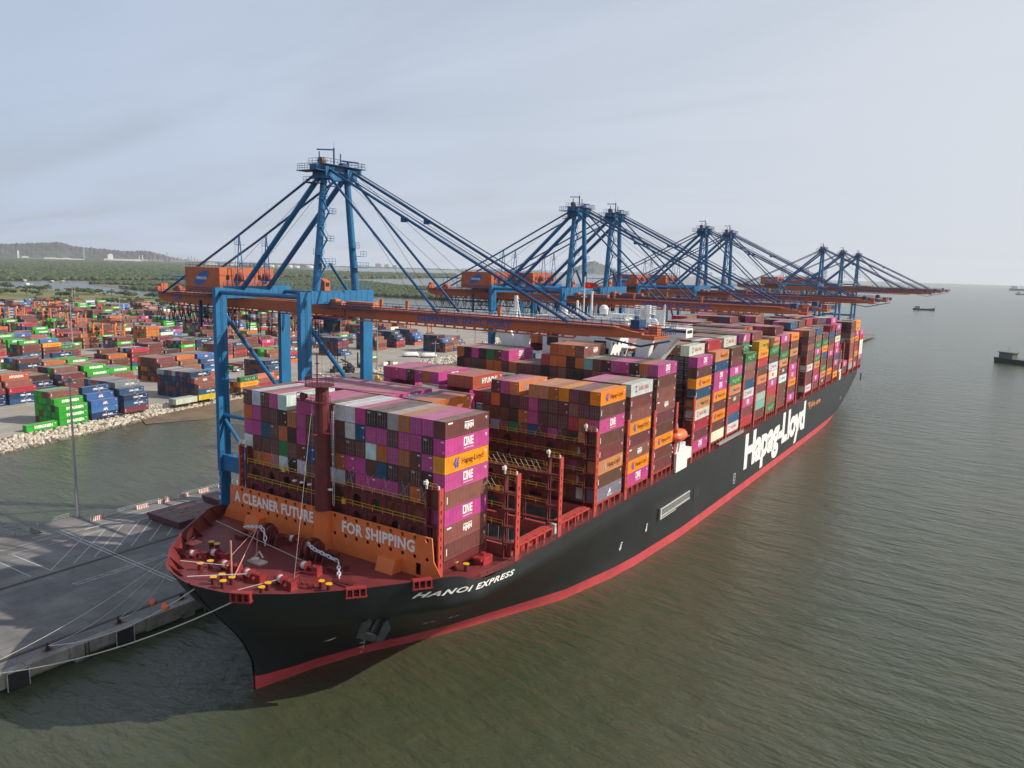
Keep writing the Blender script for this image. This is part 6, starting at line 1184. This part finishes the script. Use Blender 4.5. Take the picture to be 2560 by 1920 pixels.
# ---------------------------------------------------------------- vehicles and plant on the quay and in the yard
def truck(x, y, rz, label, col, second=False):
    t = thing('container_truck', label, 'truck', (x,y,YZ), rz, 'trucks in the yard'); b = MB(); b.box(-1.2,1.2,-6.4,6.6,.95,1.2); b.build('trailer', STEELG, t); b = MB(); b.box(-1.2,1.2,7.0,9.2,.7,3.0); b.prism_x([(8.9,.7),(9.6,.7),(9.5,1.7),(9.2,3.0),(8.9,3.0)],-1.15,1.15); b.build('cab', WHITE, t)
    b = MB(); b.prism_x([(9.45,1.75),(9.6,1.7),(9.28,2.9),(9.15,2.9)],-1.05,1.05); b.build('windscreen', GLASSD, t); b = MB(); [b.tube([(sx*.75,yy,.5),(sx*1.2,yy,.5)],.5,10) for sx in (-1,1) for yy in (-5.4,-4.2,6.4,8.6)]; b.build('wheels', BLACK, t)
    full = thing('shipping_container', label.split(',')[0].replace('white cabbed truck carrying a','')+' container on the truck', 'container', (x-.0,y,YZ+1.25), rz, 'containers carried by trucks'); full.scale = (1,1,1); c_ = COL[col]
    for nm_, k_ in (('frame','frame'),('side_panel','side_r'),('side_panel','side_l'),('roof_panel','roof'),('end_panel','end')): obj(nm_, CM[k_], full, color=c_)
    if col == 'ugn': obj('lettering', logo_mesh('uasc'), full)
    full['label'] = {'ugn':'dark green container riding on the nearer white cabbed truck','hyr':'rust red container riding on the truck behind'}[col]
ta_ = R(-48); truck(-299,196,R(-67),'white cabbed truck carrying a dark green box, crossing the open yard','ugn'); truck(-303,206,R(-67),'truck with a rust red box just behind the green one','hyr')
def stacker(x, y, rz, label):
    t = thing('reach_stacker', label, 'reach stacker', (x,y,YZ), rz, 'dark reach stackers in the yard'); D_ = mat('stacker_dark', (.035,.035,.04), .5); b = MB(); b.box(-1.4,1.4,-3.6,3.4,.9,2.2); b.box(-.9,.9,-3.6,-1.6,2.2,3.0); b.build('chassis', D_, t); b = MB(); b.box(-.6,.8,-.6,1.0,2.2,4.0); b.build('cab', GLASSD, t)
    b = MB(); b.beam((0,-2.6,3.6),(0,5.6,6.4),.7,.8); b.build('boom', D_, t); b = MB(); b.box(-3.0,3.0,5.2,5.8,4.2,4.7); b.build('spreader', D_, t); b = MB(); [b.tube([(sx*1.0,yy,.9),(sx*1.9,yy,.9)],.9,12) for sx in (-1,1) for yy in (2.2,-2.6)]; b.build('wheels', BLACK, t)
stacker(-240,243,R(60),'dark reach stacker with raised boom by the rock bank'); stacker(-250,252,R(100),'dark reach stacker behind the first, nearer the stacks')
def mast_truck(x, y, rz, label):
    t = thing('empty_handler', label, 'forklift', (x,y,YZ), rz, 'tall mast forklifts in the yard'); D_ = MATS['stacker_dark']; b = MB(); b.box(-1.4,1.4,-3.2,2.2,.8,2.4); b.build('chassis', D_, t); b = MB(); [b.box(sx*.8-.2,sx*.8+.2,2.4,2.9,.3,10) for sx in (-1,1)]; [b.box(-.8,.8,2.5,2.8,z,z+.3) for z in (2,5,8,9.7)]; b.build('lift_mast', D_, t); b = MB(); b.box(-.7,.7,-1,.9,2.4,4.2); b.build('cab', GLASSD, t); b = MB(); [b.tube([(sx*.9,yy,.8),(sx*1.7,yy,.8)],.8,10) for sx in (-1,1) for yy in (1.6,-2.2)]; b.build('wheels', BLACK, t)
mast_truck(-243,246,R(140),'dark forklift with a tall lattice mast beside the crane diagonal'); mast_truck(-252,266,R(150),'dark tall mast forklift left of the waterside crane leg'); mast_truck(-248,238,R(20),'dark tall mast forklift nearest the grey container row')
def cover(x, y, rz, label):
    t = thing('covered_machine', label, 'covered machine', (x,y,YZ), rz, 'white covered machines on the open yard'); b = MB(); b.box(-1.7,1.7,-5.5,5.5,.2,1.2); b.build('wheels_and_frame', mat('dark_maroon', (.12,.05,.05), .7), t); b = MB(); n = 9
    sec = [(-6.2,1.0,.6),(-5,2.2,1.9),(-2,2.4,2.5),(2,2.4,2.4),(4.8,2.2,2.6),(6.2,1.1,.9)]
    vs = [(w_*math.cos(math.pi*k/(n-1)), y_, 1.0+h_*math.sin(math.pi*k/(n-1))**.6) for y_, w_, h_ in sec for k in range(n)]; b.add(vs, [(i*n+k,(i+1)*n+k,(i+1)*n+k+1,i*n+k+1) for i in range(len(sec)-1) for k in range(n-1)]); b.build('tarpaulin', WHITE, t, smooth=True)
cover(-269,334,R(-40),'white shrouded machine, left of the pair on the open yard'); cover(-257,340,R(-40),'white shrouded machine, right of the pair beside the green container')
t = thing('parked_car', 'white car parked beside the grey flat containers near the foremast top', 'car', (-243,221,YZ), R(-60)); b = MB(); b.prism_x([(-2.3,.4),(2.3,.4),(2.3,.9),(1.3,1.0),(.6,1.5),(-1.5,1.5),(-2.2,1.0)],-.9,.9); b.build('body', WHITE, t); b = MB(); b.prism_x([(1.25,1.0),(.62,1.46),(-1.4,1.46),(-1.9,1.0)],-.92,.92); b.build('windows', GLASSD, t); b = MB(); [b.tube([(sx*.7,yy,.33),(sx*.92,yy,.33)],.33,10) for sx in (-1,1) for yy in (1.4,-1.4)]; b.build('wheels', BLACK, t)
for i, (x, y, w_, d_, m_, l) in enumerate(((-228,224,2.44,12,'gry','long flat grey container with a salmon roof beside the white car'),(-226,214,2.44,6,'wht','short white container at the end of the grey one'),(-247,282,2.6,5,'crm','cream crate left of the lamp mast on the open yard'),(-243,287,2.6,5,'crm','cream crate right of the lamp mast on the open yard'),(-249,290,3,3,'brl','small brown crate beside the cream crates'))):
    t = thing('storage_box', l, 'storage box', (x,y,YZ), YROT+(R(-35) if i < 2 else 0)); b = MB(); b.box(-w_/2,w_/2,-d_/2,d_/2,0,2.5); o = b.build('box_shell', CPAINT, t); o.color = (*COL[m_],1); b = MB(); b.box(-w_/2,w_/2,-d_/2,d_/2,2.505,2.56); o = b.build('box_roof', CPAINT, t); o.color = (*COL['sal' if i == 0 else 'wht' if m_ == 'crm' else m_],1)
for i, (x, y) in enumerate(((-207,213),(-200,216),(-193,217))):
    t = thing('yellow_machine', f"yellow cable machine on the causeway, {ORD[i+1]} from the left", 'machine', (x,y+20,QZ), R(20), 'yellow machines on the causeway'); b = MB(); b.box(-2,2,-1,1,.3,1.2); b.build('chassis', YEL, t); b = MB(); b.tube([(-.5,-1,1.8),(-.5,1,1.8)],1.0,12); b.build('cable_drum', YEL, t)

# ---------------------------------------------------------------- boats
def boat(x, y, L_, rz, label, colr, deckc, cab=.25):
    t = thing('boat', label, 'boat', (x,y,0), rz); b = MB(); secs = [(-.5,.75,.55,0),(-.3,1,.52,0),(.1,1,.52,.0),(.35,.72,.62,0),(.5,.05,.85,.1)]; W_ = L_*.11; n = 5; vs = []
    for f_, w_, h_, k_ in secs: vs += [(-W_*w_,f_*L_,h_*W_*1.5),(-W_*w_*.8,f_*L_,-.3),(W_*w_*.8,f_*L_,-.3),(W_*w_,f_*L_,h_*W_*1.5)]
    fs2 = [(i*4+j, i*4+j+1, (i+1)*4+j+1, (i+1)*4+j) for i in range(4) for j in range(3)]+[(0,3,2,1)]+[(i*4+3,i*4,(i+1)*4,(i+1)*4+3) for i in range(4)]; b.add(vs, fs2); b.build('hull', colr, t)
    b = MB(); z = W_*.8; b.box(-W_*.65,W_*.65,-L_*.42,-L_*(.42-cab),z,z+W_*.9); b.build('cabin', deckc, t); b = MB(); b.box(-W_*.75,W_*.75,-L_*.44,-L_*(.40-cab),z+W_*.9,z+W_*1.0); b.tube([(0,-L_*.3,z+W_),(0,-L_*.3,z+W_*2)],.12,4); b.build('cabin_roof', deckc, t)
    b = MB(); b.box(-W_*1.0,W_*1.0,-L_*.5,L_*.3,z-.02,z+.12); b.build('gunwale', deckc, t); return t
DKG = mat('barge_dark', (.035,.045,.05), .6, wear=.3); GRN = mat('barge_green', (.07,.10,.09), .6); 
boat(112,682,48,R(-125),'dark river barge under way at the right edge of the photo',DKG,mat('barge_cabin', (.12,.13,.11), .6)); boat(-66,1848,44,R(-100),'small grey green boat alone on the open water right of the cranes',GRN,mat('pale_green', (.35,.42,.40), .6))
boat(147,6640,160,R(-95),'grey coaster far off at the right edge near the horizon',IG,IW); boat(141,4700,70,R(-95),'low grey vessel below the far coaster',IG,IW); boat(-1792,777,26,R(30),'small pale boat on the river at the far left',MATS['pale_green'],IW,.4)
for i, (x, y) in enumerate(((-2040,882),(-1977,918),(-1969,1042),(-1860,1010),(-1985,950))):
    t = thing('floating_hut', f"small white roofed hut on rafts in the river, {ORD[i+1]} from the left", 'hut', (x,y,0), R(20*i)); b = MB(); b.box(-9,9,-6,6,.1,.5); b.build('raft', mat('raft_wood', (.12,.11,.10), .8), t); b = MB(); b.box(-4,4,-3,3,.5,3.2); b.build('hut_wall', IG, t); b = MB(); b.prism_y([(-5,3.2),(5,3.2),(0,5)],-4,4); b.build('hut_roof', IW, t)
for i, (x0,y0,x1,y1) in enumerate(((-1180,390,-1330,470),(-1330,475,-1500,545),(-1010,420,-1120,505))):
    t = thing('white_wall', f"low white boundary wall across the green field, {ORD[i+1]} stretch", 'wall', (0,0,0)); b = MB(); b.beam((x0,y0,2.8),(x1,y1,2.8),.6,2.4); b.build('wall_panel', IW, t)

# ---------------------------------------------------------------- haze
hz = MB(); hz.box(-14200,14200,-14200,14200,-1.8,330); hzm = bpy.data.materials.new('haze'); hzm.use_nodes = True; nt = hzm.node_tree; nt.nodes.remove(nt.nodes['Principled BSDF'])
pv_ = nt.nodes.new('ShaderNodeVolumePrincipled'); pv_.inputs['Color'].default_value = (.93,.96,1,1); pv_.inputs['Density'].default_value = 3.6e-5; pv_.inputs['Anisotropy'].default_value = .15
nt.links.new(pv_.outputs[0], nt.nodes['Material Output'].inputs['Volume'])
hz.build('haze', hzm, None, kind='stuff', label='thin pale haze over the whole estuary')
